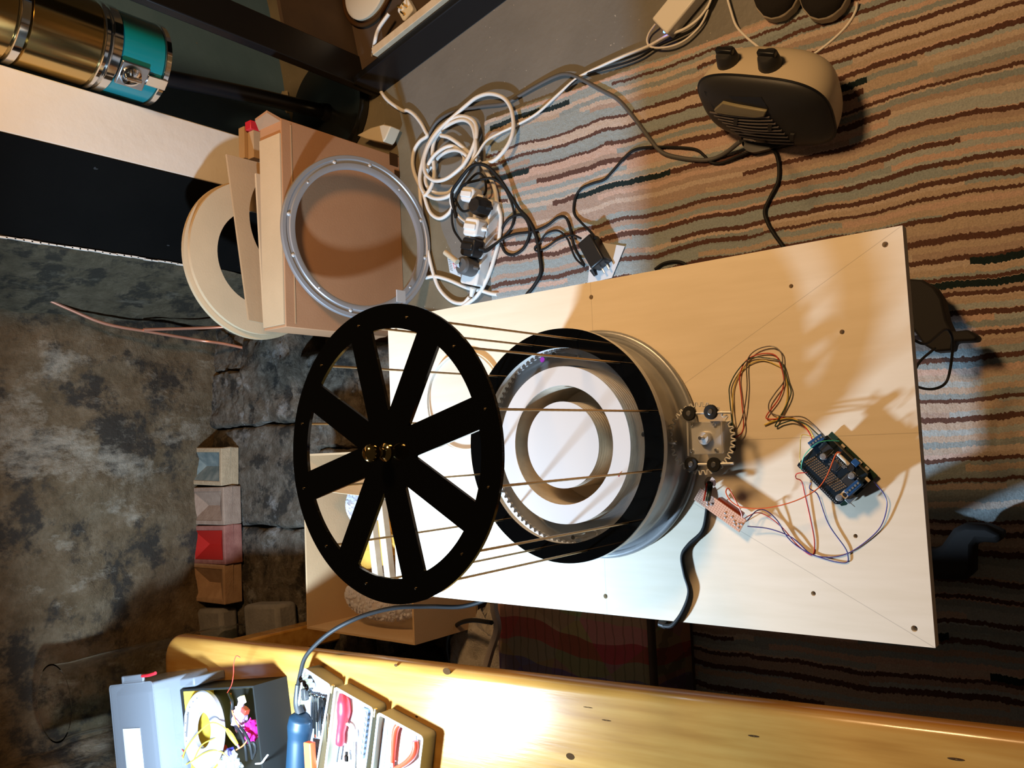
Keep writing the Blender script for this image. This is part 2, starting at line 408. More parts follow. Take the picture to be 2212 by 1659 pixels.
def obj(name, mb, m, parent=None, W=None, smo=35, bevel=0, kind=None):
    me = bpy.data.meshes.new(name); me.from_pydata(mb.v, [], mb.f); me.update()
    bm = bmesh.new(); bm.from_mesh(me); bmesh.ops.remove_doubles(bm, verts=bm.verts[:], dist=1e-6); bm.to_mesh(me); bm.free()
    me.materials.append(M[m] if isinstance(m, str) else m)
    if smo:
        me.polygons.foreach_set('use_smooth', [True] * len(me.polygons)); me.set_sharp_from_angle(angle=radians(smo))
    o = bpy.data.objects.new(name, me)
    if bevel:
        b = o.modifiers.new('bevel', 'BEVEL'); b.width = bevel; b.segments = 2; b.limit_method = 'ANGLE'; b.angle_limit = radians(40)
    if kind: o['kind'] = kind
    return put(o, parent, W or Matrix.Identity(4))
def dup(o, parent, W, name=None):
    c = o.copy(); c.parent = None; c.name = name or o.name.split('.')[0]; return put(c, parent, W)
def tag(o, label, cat, group=None):
    o['label'] = label; o['category'] = cat
    if group: o['group'] = group
    return o
def thing(name, label, cat, loc, group=None):
    o = bpy.data.objects.new(name, None); o.empty_display_size = .02; put(o, None, Matrix.Translation(V(loc))); return tag(o, label, cat, group)
def struct(o): o['kind'] = 'structure'; return o
T = Matrix.Translation
def frame(o, ex, ey):    # 4x4 from origin and two axes
    ex = V(ex).normalized(); ey = V(ey); ey = (ey - ex * ey.dot(ex)).normalized(); ez = ex.cross(ey)
    return Matrix(((ex[0], ey[0], ez[0], o[0]), (ex[1], ey[1], ez[1], o[1]), (ex[2], ey[2], ez[2], o[2]), (0, 0, 0, 1)))
def wire(name, label, cat, pts, r, m, seg=6, sub=6, group=None):
    return tag(obj(name, MB().tube(pts, r, seg, sub), m, smo=60), label, cat, group)
def noise_grid(nx, ny, fn):     # fn(i/nx, j/ny) -> point
    vs_ = [fn(i / nx, j / ny) for j in range(ny + 1) for i in range(nx + 1)]
    fs_ = [(j * (nx + 1) + i, j * (nx + 1) + i + 1, (j + 1) * (nx + 1) + i + 1, (j + 1) * (nx + 1) + i) for j in range(ny) for i in range(nx)]
    return MB().add(vs_, fs_)
from mathutils import noise as mn
def fbm(p, o=4): return mn.fractal(V(p), 1.0, 2.0, o)

# ------------------------------------------------------------------ the setting
FL = MB().box((0, .9, -.02), (5, 5, .04)); struct(obj('floor', FL, 'painted_floor'))
HZ = .11; YB = 2.385
# fireplace back wall: sooty, lumpy plaster
bw = noise_grid(90, 90, lambda s, t: V((-.95 + 1.7 * s, YB + .022 * fbm((s * 9, t * 9, 1.3)), -.02 + 1.9 * t)))
struct(obj('wall_back', bw, 'sooty_plaster'))
# right cheek of the fireplace: black paint in front, bare stone behind
def cheek(xf, xm, xb, sgn):
    b = MB().hexa([(xf, 1.90, 0), (xm, 2.085, 0), (xm + sgn * .2, 2.085, 0), (xf + sgn * .002, 1.90, 0)], [(xf, 1.90, 2.2), (xm, 2.085, 2.2), (xm + sgn * .2, 2.085, 2.2), (xf + sgn * .002, 1.90, 2.2)])
    g = noise_grid(40, 80, lambda s, t: V((xm + (xb - xm) * s + sgn * .012 * fbm((s * 5, t * 14, 7.7)), 2.082 + (YB + .05 - 2.082) * s, -.02 + 2.0 * t)))
    return b, g
b, g = cheek(.705, .532, .40, 1)
struct(obj('wall_right_reveal', b, 'black_wall')); struct(obj('wall_right', g, 'side_stone'))
b, g = cheek(-.90, -.80, -.72, -1)
struct(obj('wall_left_reveal', b, 'black_wall')); struct(obj('wall_left', g, 'sooty_plaster'))
# white flaking line where the black paint stops
fl = MB()
for i in range(60):
    z = .30 + 1.1 * i / 60; w = .002 + .005 * abs(fbm((z * 9, .3, 2)))
    fl.box((.528 + .003 * fbm((z * 20, 1, 1)), 2.0815, z), (w, .006, .022))
struct(obj('trim_1', fl, 'white_wall'))
# chimney breast
cb = MB().box((.7797, 2.06, 1.1), (.1455, .32, 2.2)); struct(obj('wall_chimney_breast', cb, 'white_wall', bevel=.003))
cb = MB().box((-1.3, 2.06, 1.1), (.80, .32, 2.2)); struct(obj('wall_chimney_breast_left', cb, 'white_wall', bevel=.003))
# alcove wall on the right
aw = noise_grid(40, 30, lambda s, t: V((.84 + 1.4 * s, 2.05 + .36 * s + .006 * fbm((s * 8, t * 8, 4)), 2.2 * t)))
struct(obj('wall_alcove', aw, 'blue_grey_wall'))
# hearth of separate rough stones
hs = bpy.data.objects.new('hearth', None); put(hs, None, T((0, 1.9, 0))); hs['kind'] = 'structure'
def stone(x0, x1, y0, y1, z1, seed, m='hearth_stone', rough=.012):
    n = 34
    def top(s, t):
        e = min(s, 1 - s, t, 1 - t); x = x0 + (x1 - x0) * s; y = y0 + (y1 - y0) * t
        x += .010 * fbm((s * 3 + seed, t * 3, 1)); y += .010 * fbm((s * 3, t * 3 + seed, 2))
        return V((x, y, z1 - (.012 if e < .004 else .004 * max(0, 1 - e / .06)) + rough * fbm((x * 14, y * 14, seed)) + .005 * fbm((x * 70, y * 55, seed), 5)))
    g = noise_grid(n, n, top); W = n + 1
    rim = [i for i in range(n)] + [j * W + n for j in range(n)] + [n * W + n - i for i in range(n)] + [(n - j) * W for j in range(n)]
    k = len(g.v); g.v += [(g.v[i][0], g.v[i][1], .0) for i in rim]; R_ = len(rim)
    g.f += [(rim[i], k + i, k + (i + 1) % R_, rim[(i + 1) % R_]) for i in range(R_)]
    obj('stone', g, m, hs, smo=50)
stone(.10, .36, 1.965, 2.215, HZ + .012, 1, rough=.02); stone(-.20, .095, 1.90, 2.41, HZ, 2); stone(-.56, -.205, 1.98, 2.41, HZ - .004, 3)
stone(.10, .27, 2.22, 2.41, HZ + .004, 4); stone(.275, .44, 2.22, 2.42, HZ - .008, 5); stone(.365, .53, 2.0, 2.21, HZ - .012, 6)
stone(.02, .29, 1.72, 1.96, HZ - .006, 7, rough=.025); stone(-.30, .015, 1.62, 1.895, HZ - .01, 8); stone(.08, .28, 1.46, 1.715, HZ - .012, 9, rough=.02)
stone(-.62, -.305, 1.70, 1.975, HZ - .012, 10); stone(-.24, .075, 1.36, 1.615, HZ - .02, 11); stone(-.56, -.245, 1.36, 1.695, HZ - .02, 12); stone(-.80, -.565, 1.98, 2.41, HZ - .005, 13)

# ------------------------------------------------------------------ rug
def rug():
    x0, x1, y0, y1 = -.86, .822, -.35, 1.322; nx, ny = 420, 420
    rs = np.random.RandomState(3); g = rs.rand(ny + 1, nx + 1)
    vs_ = []
    for j in range(ny + 1):
        for i in range(nx + 1):
            s = i / nx; t = j / ny; e = i in (0, nx) or j in (0, ny)
            x = x0 + (x1 - x0) * s; y = y0 + (y1 - y0) * t
            if i == nx: x += .005 * sin(y * 23) + .004 * g[j, i]
            if j == ny: y += .004 * sin(x * 31) + .003 * g[j, i]
            vs_.append((x, y, .001 if e else .0105 + .0018 * g[j, i]))
    W = nx + 1
    m = MB().add(vs_, [(j * W + i, j * W + i + 1, (j + 1) * W + i + 1, (j + 1) * W + i) for j in range(ny) for i in range(nx)])
    tag(obj('rug', m, 'rug_pile', smo=80), 'long-pile rug in jagged pink, grey and brown stripes under the board', 'rug')
rug()

# ------------------------------------------------------------------ plywood board on its stand
BZ = .55; BX0, BX1, BY0, BY1 = -.2493, .2418, .244, 1.1235
board_material((BX0 + BX1) / 2, (BY0 + BY1) / 2, (BX1 - BX0) / 2, (BY1 - BY0) / 2)
holes = []
for x, y, r in ((1912, 528, .0036), (1975, 1358, .0036), (1277, 642, .0036), (1308, 1288, .0036), (1709, 618, .0028), (1819, 717, .003), (1848, 1158, .0026), (1757, 1282, .003), (1534, 1043, .0085)):
    p = at(x, y, BZ); holes.append(circle(p.x, p.y, r, 14))
for sx in (BX0 + .019, BX1 - .019): holes.append(circle(sx, BY1 - .021, .0036, 14))
bd = MB().plate([(BX0, BY0), (BX1, BY0), (BX1, BY1), (BX0, BY1)], holes, BZ - .017, BZ)
tag(obj('plywood_board', bd, 'plywood', smo=0), 'large pale plywood board with drilled holes and pencil lines under the black wheel', 'board')

st = thing('folding_stand', 'dark curved stand holding up the plywood board, two feet showing on the rug', 'stand', (0, .55, 0))
def foot(px, ext):
    P = [at(x, y, .10) for x, y in px]; poly = [(p.x, p.y) for p in P] + ext
    obj('foot', MB().prism(poly, .055, .10), 'stand_black', st, bevel=.012)
foot([(1962, 602), (1992, 604), (2018, 620), (2034, 645), (2044, 690), (2056, 716), (2092, 712), (2112, 726), (2108, 736), (2060, 738), (2056, 757), (2020, 760), (1995, 745), (1972, 712)], [(.165, .42), (.17, .60), (.24, .60), (.25, .42)])
foot([(2012, 1190), (2032, 1180), (2058, 1143), (2080, 1132), (2130, 1134), (2163, 1149), (2171, 1163), (2150, 1174), (2112, 1171), (2104, 1182), (2103, 1238), (2085, 1256), (2015, 1252)], [(-.25, .42), (-.25, .60), (-.18, .60), (-.175, .42)])
for sx in (.205, -.215):
    obj('upright', MB().box((sx, .56, .316), (.05, .05, .434)), 'stand_black', st, bevel=.008)
    obj('rear_foot', MB().box((sx, .80, .057), (.06, .42, .084)), 'stand_black', st, bevel=.012)
obj('crossbar', MB().box((-.005, .56, .30), (.38, .035, .035)), 'stand_black', st, bevel=.006)
wire('loose_cable', 'thin black cable looping out past the near edge of the plywood board', 'cable',
     [at(x, y, z) for x, y, z in ((1966, 730, .3), (2000, 742, .26), (2040, 712, .20), (2055, 722, .18), (2058, 750, .16), (2052, 800, .14), (2042, 828, .14), (2018, 840, .16), (1990, 838, .2), (1972, 826, .25), (1984, 785, .24), (2020, 752, .2))], .0022, 'black_rubber')

# ------------------------------------------------------------------ the drum machine
XC, YC = 0.0002, .6868
dm = thing('display_drum', 'black eight-spoked wheel on thin rods above a round steel pan, on the plywood board', 'machine', (XC, YC, BZ))
c0 = (XC, YC, 0)
pan = MB().lathe([(.088, .570), (.088, .572), (.1430, .572), (.1472, .576), (.1476, .617), (.1482, .620), (.1490, .617), (.1492, .590), (.1503, .583), (.1528, .5795), (.1545, .5755), (.1538, .570), (.1540, .562), (.1562, .5575), (.1590, .5555)], c0, 96)
obj('pan', pan, 'galvanised', dm, smo=50)
obj('rolled_rim', MB().lathe([(.1632 + .0048 * cos(a), .5549 + .0048 * sin(a)) for a in [2 * pi * i / 14 for i in range(14)]], c0, 96, closed=True), 'galvanised', dm, smo=60)
def gear_poly(cx, cy, r, n, h, a0=0):
    o = []
    for i in range(n):
        for f, q in ((0, -h), (.22, -h), (.42, h), (.62, h), (.82, -h)):
            t = a0 + 2 * pi * (i + f) / n; o.append((cx + (r + q) * cos(t), cy + (r + q) * sin(t)))
    return o
gr = obj('ring_gear', MB().plate(gear_poly(XC, YC, .1382, 96, .0022), [circle(XC, YC, .1125, 96)], .6215, .6250), 'acrylic', dm, smo=0)
obj('white_ring', MB().plate(circle(XC, YC, .1470, 96), [gear_poly(XC, YC, .1382, 96, .0022)], .6212, .6252), 'label_white', gr, smo=0)
ge = gear_poly(XC, YC, .1382, 96, .0022); ge = [(x, y, .6256) for x, y in ge]; ge.append(ge[0])
obj('tooth_edge', MB().tube(ge, .00045, 4, 0), 'grey_wire', gr, smo=0)
def stack(r0, r1, z0, z1, nm):
    pr = []; n = 14
    for i in range(n):
        a = z0 + (z1 - z0) * i / n; b = z0 + (z1 - z0) * (i + 1) / n
        pr += [(r1, a), (r1, b - .0012), (r1 - .0007, b - .0008)]
    pr += [(r1, z1)]
    if r0: pr += [(r0, z1), (r0, z0)]
    else: pr += [(.0005, z1)]
    return obj(nm, MB().lathe(pr, c0, 80, closed=bool(r0)), 'laminate', dm, smo=30)
s1 = stack(.083, .110, .5505, .639, 'outer_stack'); s2 = stack(0, .0605, .5505, .6385, 'inner_stack')
obj('paper_ring', MB().plate(circle(XC, YC, .1103, 80), [circle(XC, YC, .0835, 64)], .6391, .6400), 'paper', s1, smo=0)
obj('paper_disc', MB().prism(circle(XC, YC, .0608, 64), .6386, .6395), 'paper', s2, smo=0)
p = at(1340, 1021, .6405); q = at(1336, 1029, .6405)
obj('red_mark', MB().tube([p, q], .0008, 5, 0), 'red_ink', s1)
p = at(1172, 777, .6255); obj('sticker', MB().prism(circle(p.x, p.y, .0040, 20), .6258, .6262), 'magenta', gr)
for a in (4, 94, 184, 274):
    x = XC + .1290 * cos(radians(a)); y = YC + .1290 * sin(radians(a))
    so = obj('standoff', MB().lathe([(.0005, .572), (.0045, .572), (.0045, .580), (.0032, .580), (.0032, .604), (.0044, .604), (.0044, .610), (.0032, .617), (.0032, .637), (.0005, .637)], (x, y, 0), 12), 'chrome', dm, smo=30)
obj('clear_ring', MB().plate(circle(XC, YC, .1632, 128), [circle(XC, YC, .1362, 128)], .6372, .6462), 'acrylic_edge', dm, smo=30)
obj('black_ring', MB().plate(circle(XC, YC, .1630, 128), [circle(XC, YC, .1360, 128)], .6462, .6477), 'gloss_black', dm, smo=30)
obj('side_screw', MB().cyl((XC - .004, YC - .148, .606), (XC - .004, YC - .160, .606), .0026, seg=12), 'chrome', dm, bevel=.0005)
# thin rods, one mesh shared
rodm = MB(); zs = [.6477 + (.9755 - .6477) * i / 60 for i in range(61)]
rodm.lathe([(.0004, .6477)] + [(.00135 + (.00012 if i % 2 else 0), z) for i, z in enumerate(zs)] + [(.0004, .9757)], (0, 0, 0), 8)
first = None
for k in range(12):
    a = radians(15 + 30 * k); W = T((XC + .149 * cos(a), YC + .149 * sin(a), 0))
    if first is None: first = obj('rod', rodm, 'brass_rod', dm, W, smo=60)
    else: dup(first, dm, W)
# spoked wheel
RO, RI, HB, SW = .163, .1362, .0435, .034
win = []
for k in range(8):
    a0 = radians(15 + 45 * k); a1 = a0 + radians(45); am = (a0 + a1) / 2; h = SW / 2; b0 = math.asin(h / RI); w = []
    n = 14
    for i in range(n + 1):
        t = a0 + b0 + (a1 - b0 - a0 - b0) * i / n; w.append((XC + RI * cos(t), YC + RI * sin(t)))
    rt = h / sin(radians(22.5)); w.append((XC + rt * cos(am), YC + rt * sin(am)))
    win.append(w)
obj('spoked_wheel', MB().plate(circle(XC, YC, RO, 160), win, .9705, .9745), 'gloss_black', dm, smo=20)
kb = MB().lathe([(0.0006, 0.9745), (0.0100, 0.9745), (0.0100, 0.9763), (0.0065, 0.9777), (0.0050, 0.9811), (0.0057, 0.9835), (0.0045, 0.9857), (0.0063, 0.9873), (0.0090, 0.9913), (0.0099, 0.9961), (0.0088, 1.0013), (0.0056, 1.0043), (0.0005, 1.0053)], c0, 32)
obj('knob', kb, 'brass', dm, smo=50)

# ------------------------------------------------------------------ drive motor
mc = at(1524, 946, .595); mu = thing('drive_motor', 'square stepper motor with clear gear and four black rollers beside the steel pan', 'motor', (mc.x, mc.y, BZ))
mx, my = mc.x, mc.y
obj('motor_body', MB().prism(rrect(.0212, .0212, .005, 2, (mx, my)), BZ, .588), 'black_plastic', mu, bevel=.001)
obj('mounting_plate', MB().prism(rrect(.0212, .0212, .002, 2, (mx, my)), .588, .5925), 'alu', mu, bevel=.0008)
gc = at(1515, 947, .598)
mg = obj('clear_gear', MB().plate(gear_poly(gc.x, gc.y, .0445, 36, .0026), [circle(mx, my, .009, 24)], .5945, .5990), 'acrylic', mu, smo=0)
ge = [(x, y, .5992) for x, y in gear_poly(gc.x, gc.y, .0445, 36, .0026)]; ge.append(ge[0])
obj('tooth_edge', MB().tube(ge, .0010, 4, 0), 'acrylic_edge', mg, smo=0)
obj('hub', MB().lathe([(.0025, .5925), (.0025, .603), (.0075, .603), (.0088, .601), (.0090, .5925)], (mx, my, 0), 28), 'alu', mu)
obj('shaft', MB().cyl((mx, my, .59), (mx, my, .612), .0024, seg=14), 'steel', mu)
for x, y in ((1494, 918), (1543, 917), (1494, 974), (1547, 973)):
    p = at(x, y, .594); obj('screw', MB().lathe([(.0003, .5965), (.0018, .5962), (.0027, .595), (.0027, .5925)], (p.x, p.y, 0), 12), 'chrome', mu)
for x, y in ((1487, 893), (1534, 890), (1492, 1003), (1541, 1004)):
    p = at(x, y, .605)
    rl = obj('roller', MB().lathe([(.0036, .6005), (.0086, .6005), (.0096, .6015), (.0096, .6040), (.0086, .6050), (.0036, .6050)], (p.x, p.y, 0), 24, closed=True), 'black_rubber', mu)
    obj('roller_screw', MB().lathe([(.0003, .6058), (.0030, .6058), (.0038, .6052), (.0038, .599)], (p.x, p.y, 0), 14), 'steel', rl)
for a, b_ in (((1504, 893), (1522, 892)), ((1550, 891), (1579, 891)), ((1508, 1003), (1528, 1003)), ((1556, 1002), (1584, 1001))):
    obj('pin', MB().cyl(at(*a, .6025), at(*b_, .6025), .0017, seg=10), 'alu', mu)
obj('clear_bracket', MB().box((mx + .001, my, .5935), (.062, .050, .0028)), 'acrylic', mu, bevel=.0006)
for sy in (1,):
    p = at(1485, 910, .597); q = at(1487, 985, .597); obj('bracket_edge', MB().cyl(p, q, .0013, seg=8), 'alu', mu)

# ------------------------------------------------------------------ microcontroller stack
def cr8(x, y, z): return at(1700 + x / 8.73, 920 + y / 8.73, z)
SZ = .5726
o = cr8(180, 740, SZ); ex = cr8(990, 1560, SZ) - o; ey = cr8(760, 130, SZ) - o; ex.z = ey.z = 0
F = frame(o, ex, ey); Fi = F.inverted(); LX, LY = .0686, .0534
ct = thing('circuit_board', 'dark blue microcontroller board stack with blue terminals and jumper wires on the plywood', 'electronics', (o.x, o.y, BZ))
def lb(name, x, y, sx, sy, z0, z1, m, parent=ct, bevel=0):
    return obj(name, MB().box((x, y, (z0 + z1) / 2), (sx, sy, z1 - z0)), m, parent, F, bevel=bevel)
def lc(x, y): q = Fi @ cr8(x, y, SZ); return q.x, q.y
g0 = -(SZ - BZ)
obj('lower_board', MB().prism([(-.002, -.001), (LX, -.001), (LX + .003, .004), (LX + .003, LY + .003), (-.002, LY + .003)], g0 + .004, g0 + .0056), 'pcb_green', ct, F)
for y in (.003, LY - .003):
    lb('header_strip', LX * .53, y, LX * .8, .005, g0 + .0056, -.0016, 'black_plastic')
lb('usb_socket', LX - .002, LY * .30, .016, .012, g0 + .0056, g0 + .0166, 'tin', bevel=.0006)
lb('power_jack', LX - .004, LY * .75, .014, .009, g0 + .0056, g0 + .0165, 'black_plastic', bevel=.0006)
for x, y in ((.02, LY + .0005), (.047, LY + .0008), (.058, LY + .001)):
    lb('edge_part', x, y, .005, .0025, g0 + .0056, g0 + .0075, 'beige_part')
sh = obj('shield', MB().prism([(.001, 0), (LX - .004, 0), (LX, .004), (LX, LY - .004), (LX - .003, LY), (.001, LY), (0, LY - .003), (0, .003)], -.0016, 0), 'pcb', ct, F)
def chip(x, y, s):
    a, b_ = lc(x, y); c_ = lb('chip', a, b_, s, s * .95, 0, .0022, 'chip', sh)
    pins = MB()
    for i in range(9):
        for sg in (-1, 1): pins.box((a + sg * s * .57, b_ + (i - 4) * s * .1, .0005), (s * .13, s * .05, .0008))
    obj('chip_pins', pins, 'tin', sh, F, kind='stuff')
chip(745, 430, .0125); chip(910, 755, .010); chip(1170, 1035, .0115)
for x, y in ((705, 575), (1240, 935), (1005, 1350)):
    a, b_ = lc(x, y); obj('capacitor', MB().lathe([(.0003, .0058), (.0035, .0057), (.0040, .0052), (.0040, .001), (.0044, .001), (.0044, 0)], (a, b_, 0), 20), 'tin', sh, F)
def term(pxs, n):
    (xa, ya), (xb, yb) = pxs; a = V(lc(xa, ya)); b_ = V(lc(xb, yb)); d = (b_ - a); L = d.length; R = Matrix.Rotation(atan2(d.y, d.x), 3, 'Z'); c_ = (a + b_) / 2
    tb = obj('terminal_block', MB().box((c_.x, c_.y, .0045), (L, .0085, .009), R), 'terminal_blue', sh, F, bevel=.0005)
    for i in range(n):
        q = a + d * ((i + .5) / n); obj('terminal_screw', MB().cyl((q.x, q.y, .0088), (q.x, q.y, .0098), .0014, seg=10), 'tin', tb, F)
term(((470, 370), (720, 190)), 5); term(((1160, 1270), (1410, 1050)), 5)
a, b_ = lc(1075, 630); lb('crystal', a, b_, .0195, .0042, 0, .0032, 'beige_part', sh, bevel=.0012)
a, b_ = lc(1108, 1290); bt = lb('reset_button', a, b_, .0085, .0085, 0, .0035, 'beige_part', sh, bevel=.0005)
obj('button_cap', MB().cyl((a, b_, .0034), (a, b_, .0048), .0022, seg=14), 'black_plastic', bt, F)
a, b_ = lc(1310, 690); lb('trim_pot', a, b_, .0085, .0075, 0, .004, 'terminal_blue', sh, bevel=.0005)
a, b_ = lc(1215, 790); obj('coil', MB().cyl((a, b_, 0), (a, b_, .003), .0042, seg=20), 'black_plastic', sh, F)
a, b_ = lc(1525, 1010); lb('fuse', a, b_, .006, .0035, 0, .0015, 'beige_part', sh)
pads = MB()
A0 = V(lc(520, 590)); B0 = V(lc(1105, 1135)); C0 = V(lc(310, 700))
for i in range(17):
    for j in range(6):
        q = A0 + (B0 - A0) * (i / 16) + (C0 - A0) * (j / 6)
        pads.lathe([(.0005, .00012), (.0005, .0003), (.00105, .0003), (.00105, .00012)], (q.x, q.y, 0), 8, closed=True)
obj('solder_pads', pads, 'pad_gold', sh, F, kind='stuff')
pins = MB(); rr_ = random.Random(5)
for i in range(24):
    pins.box((.004 + i * .00262, .0022, .0006), (.0013, .0013, .0012)); pins.box((.004 + i * .00262, LY - .0115, .0006), (.0013, .0013, .0012))
for i in range(8): 
    for j in range(2): q = V(lc(940, 640)) + (V(lc(1100, 775)) - V(lc(940, 640))) * (i / 7) + V((0, -.0018 * j)); pins.box((q.x, q.y, .0007), (.0013, .0013, .0014))
for i in range(46): pins.box((rr_.uniform(.008, LX - .006), rr_.uniform(.022, LY - .008), .0003), (.0014, .0007, .0006))
obj('pins', pins, 'tin', sh, F, kind='stuff')
a, b_ = lc(1240, 1490); p0 = cr8(1200, 1455, .565); p1 = cr8(1280, 1525, .560)
obj('pin_lead', MB().cyl(p0, p1, .0006, seg=6), 'tin', ct)

# ------------------------------------------------------------------ stripboard
def cr6(x, y, z): return at(1400 + x / 4.608, 820 + y / 4.608, z)
sz = .567
o6 = cr6(455, 1195, sz); F6 = frame(o6, cr6(905, 1520, sz) - o6, cr6(545, 1098, sz) - o6)
SL = (cr6(905, 1520, sz) - o6).length; SWd = (cr6(545, 1098, sz) - o6).length
sb = thing('stripboard', 'small copper-coloured stripboard with solder joints beside the cable hole', 'electronics', (o6.x, o6.y, BZ))
pl = obj('strip_panel', MB().box((SL / 2, SWd / 2, -.0008), (SL, SWd, .0016)), 'stripboard', sb, F6)
cs = MB()
for i in range(22):
    for j in range(7): cs.box((SL * (i + .5) / 22, SWd * (j + .5) / 7, .0001), (SL / 22 * .55, SWd / 7 * .7, .0003))
obj('copper_pads', cs, 'copper_strip', pl, F6, kind='stuff')
for i, (a, b_) in enumerate(((.24, .45), (.27, .28), (.33, .5), (.62, .55), (.66, .3), (.76, .6), (.83, .45), (.87, .3), (.92, .5), (.95, .25), (.97, .6))):
    obj('solder_joint', MB().sphere((SL * a, SWd * b_, .0004), .0015, 8, (1.2, 1, .7)), 'tin', pl, F6)
obj('relay', MB().box((SL * .62, SWd * 1.02, -.007), (SL * .50, .006, .011)), 'relay_red', sb, F6, bevel=.0005)
for i in range(4):
    a = (.1 + .27 * i) * SL; obj('leg', MB().cyl((a, SWd * .4, -.0016), (a, SWd * .4, -(sz - BZ) ), .0007, seg=6), 'tin', sb, F6)

# ------------------------------------------------------------------ wires on the board
def wp(pts, ox, oy, s, zf): return [at(ox + x / s, oy + y / s, zf(i / (len(pts) - 1))) for i, (x, y) in enumerate(pts)]
def hump(z0, z1, h): return lambda t: z0 + (z1 - z0) * t + h * sin(pi * t)
def mw(z): return lambda t: z + (.577 - z) * max(0, (t - .84) / .16) + .005 * max(0, 1 - t * 8)
g4 = 'four thin wires from the motor to the circuit board'
c2 = (1400, 450, 2.552)
wire('motor_wire', 'grey outermost wire arching from the motor to the circuit board', 'wire', wp([(470, 1255), (520, 1150), (545, 1000), (545, 850), (590, 785), (680, 760), (735, 800), (742, 880), (750, 950), (700, 1020), (665, 1080), (680, 1130), (760, 1148), (850, 1150), (910, 1190), (962, 1245)], *c2, mw(.5545)), .0008, 'grey_wire', group=g4)
wire('motor_wire', 'red wire arching from the motor to the circuit board', 'wire', wp([(480, 1265), (525, 1215), (515, 1050), (505, 930), (540, 840), (620, 803), (700, 810), (735, 880), (748, 960), (720, 1050), (650, 1150), (700, 1162), (780, 1150), (850, 1190), (890, 1240), (912, 1295)], *c2, mw(.5530)), .0008, 'red_wire', group=g4)
wire('motor_wire', 'dark green wire arching from the motor to the circuit board', 'wire', wp([(465, 1200), (450, 1050), (450, 980), (490, 900), (560, 830), (650, 825), (735, 850), (770, 950), (788, 1020), (750, 1110), (700, 1200), (740, 1185), (800, 1170), (870, 1190), (945, 1255)], *c2, mw(.5538)), .0008, 'dark_green_wire', group=g4)
wire('motor_wire', 'yellow wire arching from the motor to the circuit board', 'wire', wp([(470, 1230), (465, 1100), (475, 980), (530, 880), (620, 838), (700, 860), (750, 900), (768, 1000), (760, 1080), (720, 1150), (640, 1195), (720, 1165), (800, 1160), (880, 1210), (925, 1285)], *c2, mw(.5522)), .0008, 'yellow_pale_wire', group=g4)
c3 = (1400, 850, 2.0505)
wire('jumper_wire', 'orange wire from the circuit board curling back to the stripboard', 'wire', wp([(852, 262), (838, 262), (822, 290), (790, 370), (740, 430), (640, 480), (520, 508), (420, 505), (370, 480), (345, 440), (355, 420), (380, 460), (410, 520), (417, 550)], *c3, hump(.576, .576, .012)), .0008, 'orange_wire')
wire('jumper_wire', 'red wire dipping in a loop between circuit board and stripboard', 'wire', wp([(703, 350), (660, 355), (655, 375), (680, 390), (695, 450), (720, 560), (737, 660), (725, 716), (660, 670), (600, 600), (540, 550), (490, 528), (450, 540), (425, 555)], *c3, lambda t: .5515 + .022 * abs(2 * t - 1) ** 3), .0007, 'red_wire')
wire('jumper_wire', 'blue wire from the side of the circuit board to the stripboard', 'wire', wp([(722, 395), (715, 420), (745, 440), (760, 470), (800, 580), (870, 680), (885, 720), (880, 748), (830, 745), (760, 725), (690, 695), (620, 640), (570, 560), (520, 518), (480, 520), (440, 562)], *c3, lambda t: .5515 + .02 * abs(2 * t - 1) ** 3), .0007, 'blue_wire')
wire('jumper_wire', 'blue wire sweeping widest, from the far end of the circuit board to the stripboard', 'wire', wp([(1000, 390), (1045, 445), (1058, 500), (1030, 590), (960, 660), (880, 710), (800, 725), (720, 710), (640, 640), (540, 600), (440, 588)], *c3, lambda t: .5518 + .012 * abs(2 * t - 1) ** 3), .0007, 'blue_wire')
c8 = (1700, 920, 8.73)
wire('jumper_wire', 'bright green wire arching over the top of the circuit board', 'wire', wp([(985, 285), (850, 275), (700, 285), (560, 330), (430, 440), (330, 560), (280, 700), (270, 820)], *c8, hump(.574, .574, .016)), .0006, 'green_wire')
wire('jumper_wire', 'thin yellow wire looping off the corner of the circuit board', 'wire', wp([(575, 235), (430, 190), (300, 165), (260, 220), (250, 400), (240, 640), (275, 740)], *c8, hump(.576, .574, .006)), .0005, 'yellow_pale_wire')
pc = thing('power_cable', 'black power cable from the hole by the stripboard over the board edge, with round plug', 'cable', at(1480, 1250, BZ))
obj('cord', MB().tube(wp([(272, 392), (266, 440), (262, 520), (242, 610), (182, 670), (152, 720), (163, 800), (183, 880), (155, 965), (110, 1025), (70, 1030)], *c3, lambda t: .545 + .0088 * min(1, t * 8) - .03 * max(0, t - .88)), .0031, 10), 'black_rubber', pc, smo=60)
obj('plug', MB().cyl(at(1440, 1351, .545), at(1424, 1346, .545), .0058, .005, 14), 'black_plastic', pc, bevel=.0008)
for i, (dx, m) in enumerate(((-4, 'red_wire'), (1, 'dark_green_wire'), (5, 'dark_green_wire'), (8, 'black_rubber'))):
    wire('lead', ['red lead', 'dark green lead nearest the red one', 'dark green middle lead', 'black lead'][i] + ' rising from the cable hole to the stripboard', 'wire', [at(1531 + dx, 1043, .538), at(1530 + dx, 1050, .560), at(1527 + dx, 1068, .572), at(1524 + dx, 1082, .575)], .0012, m)

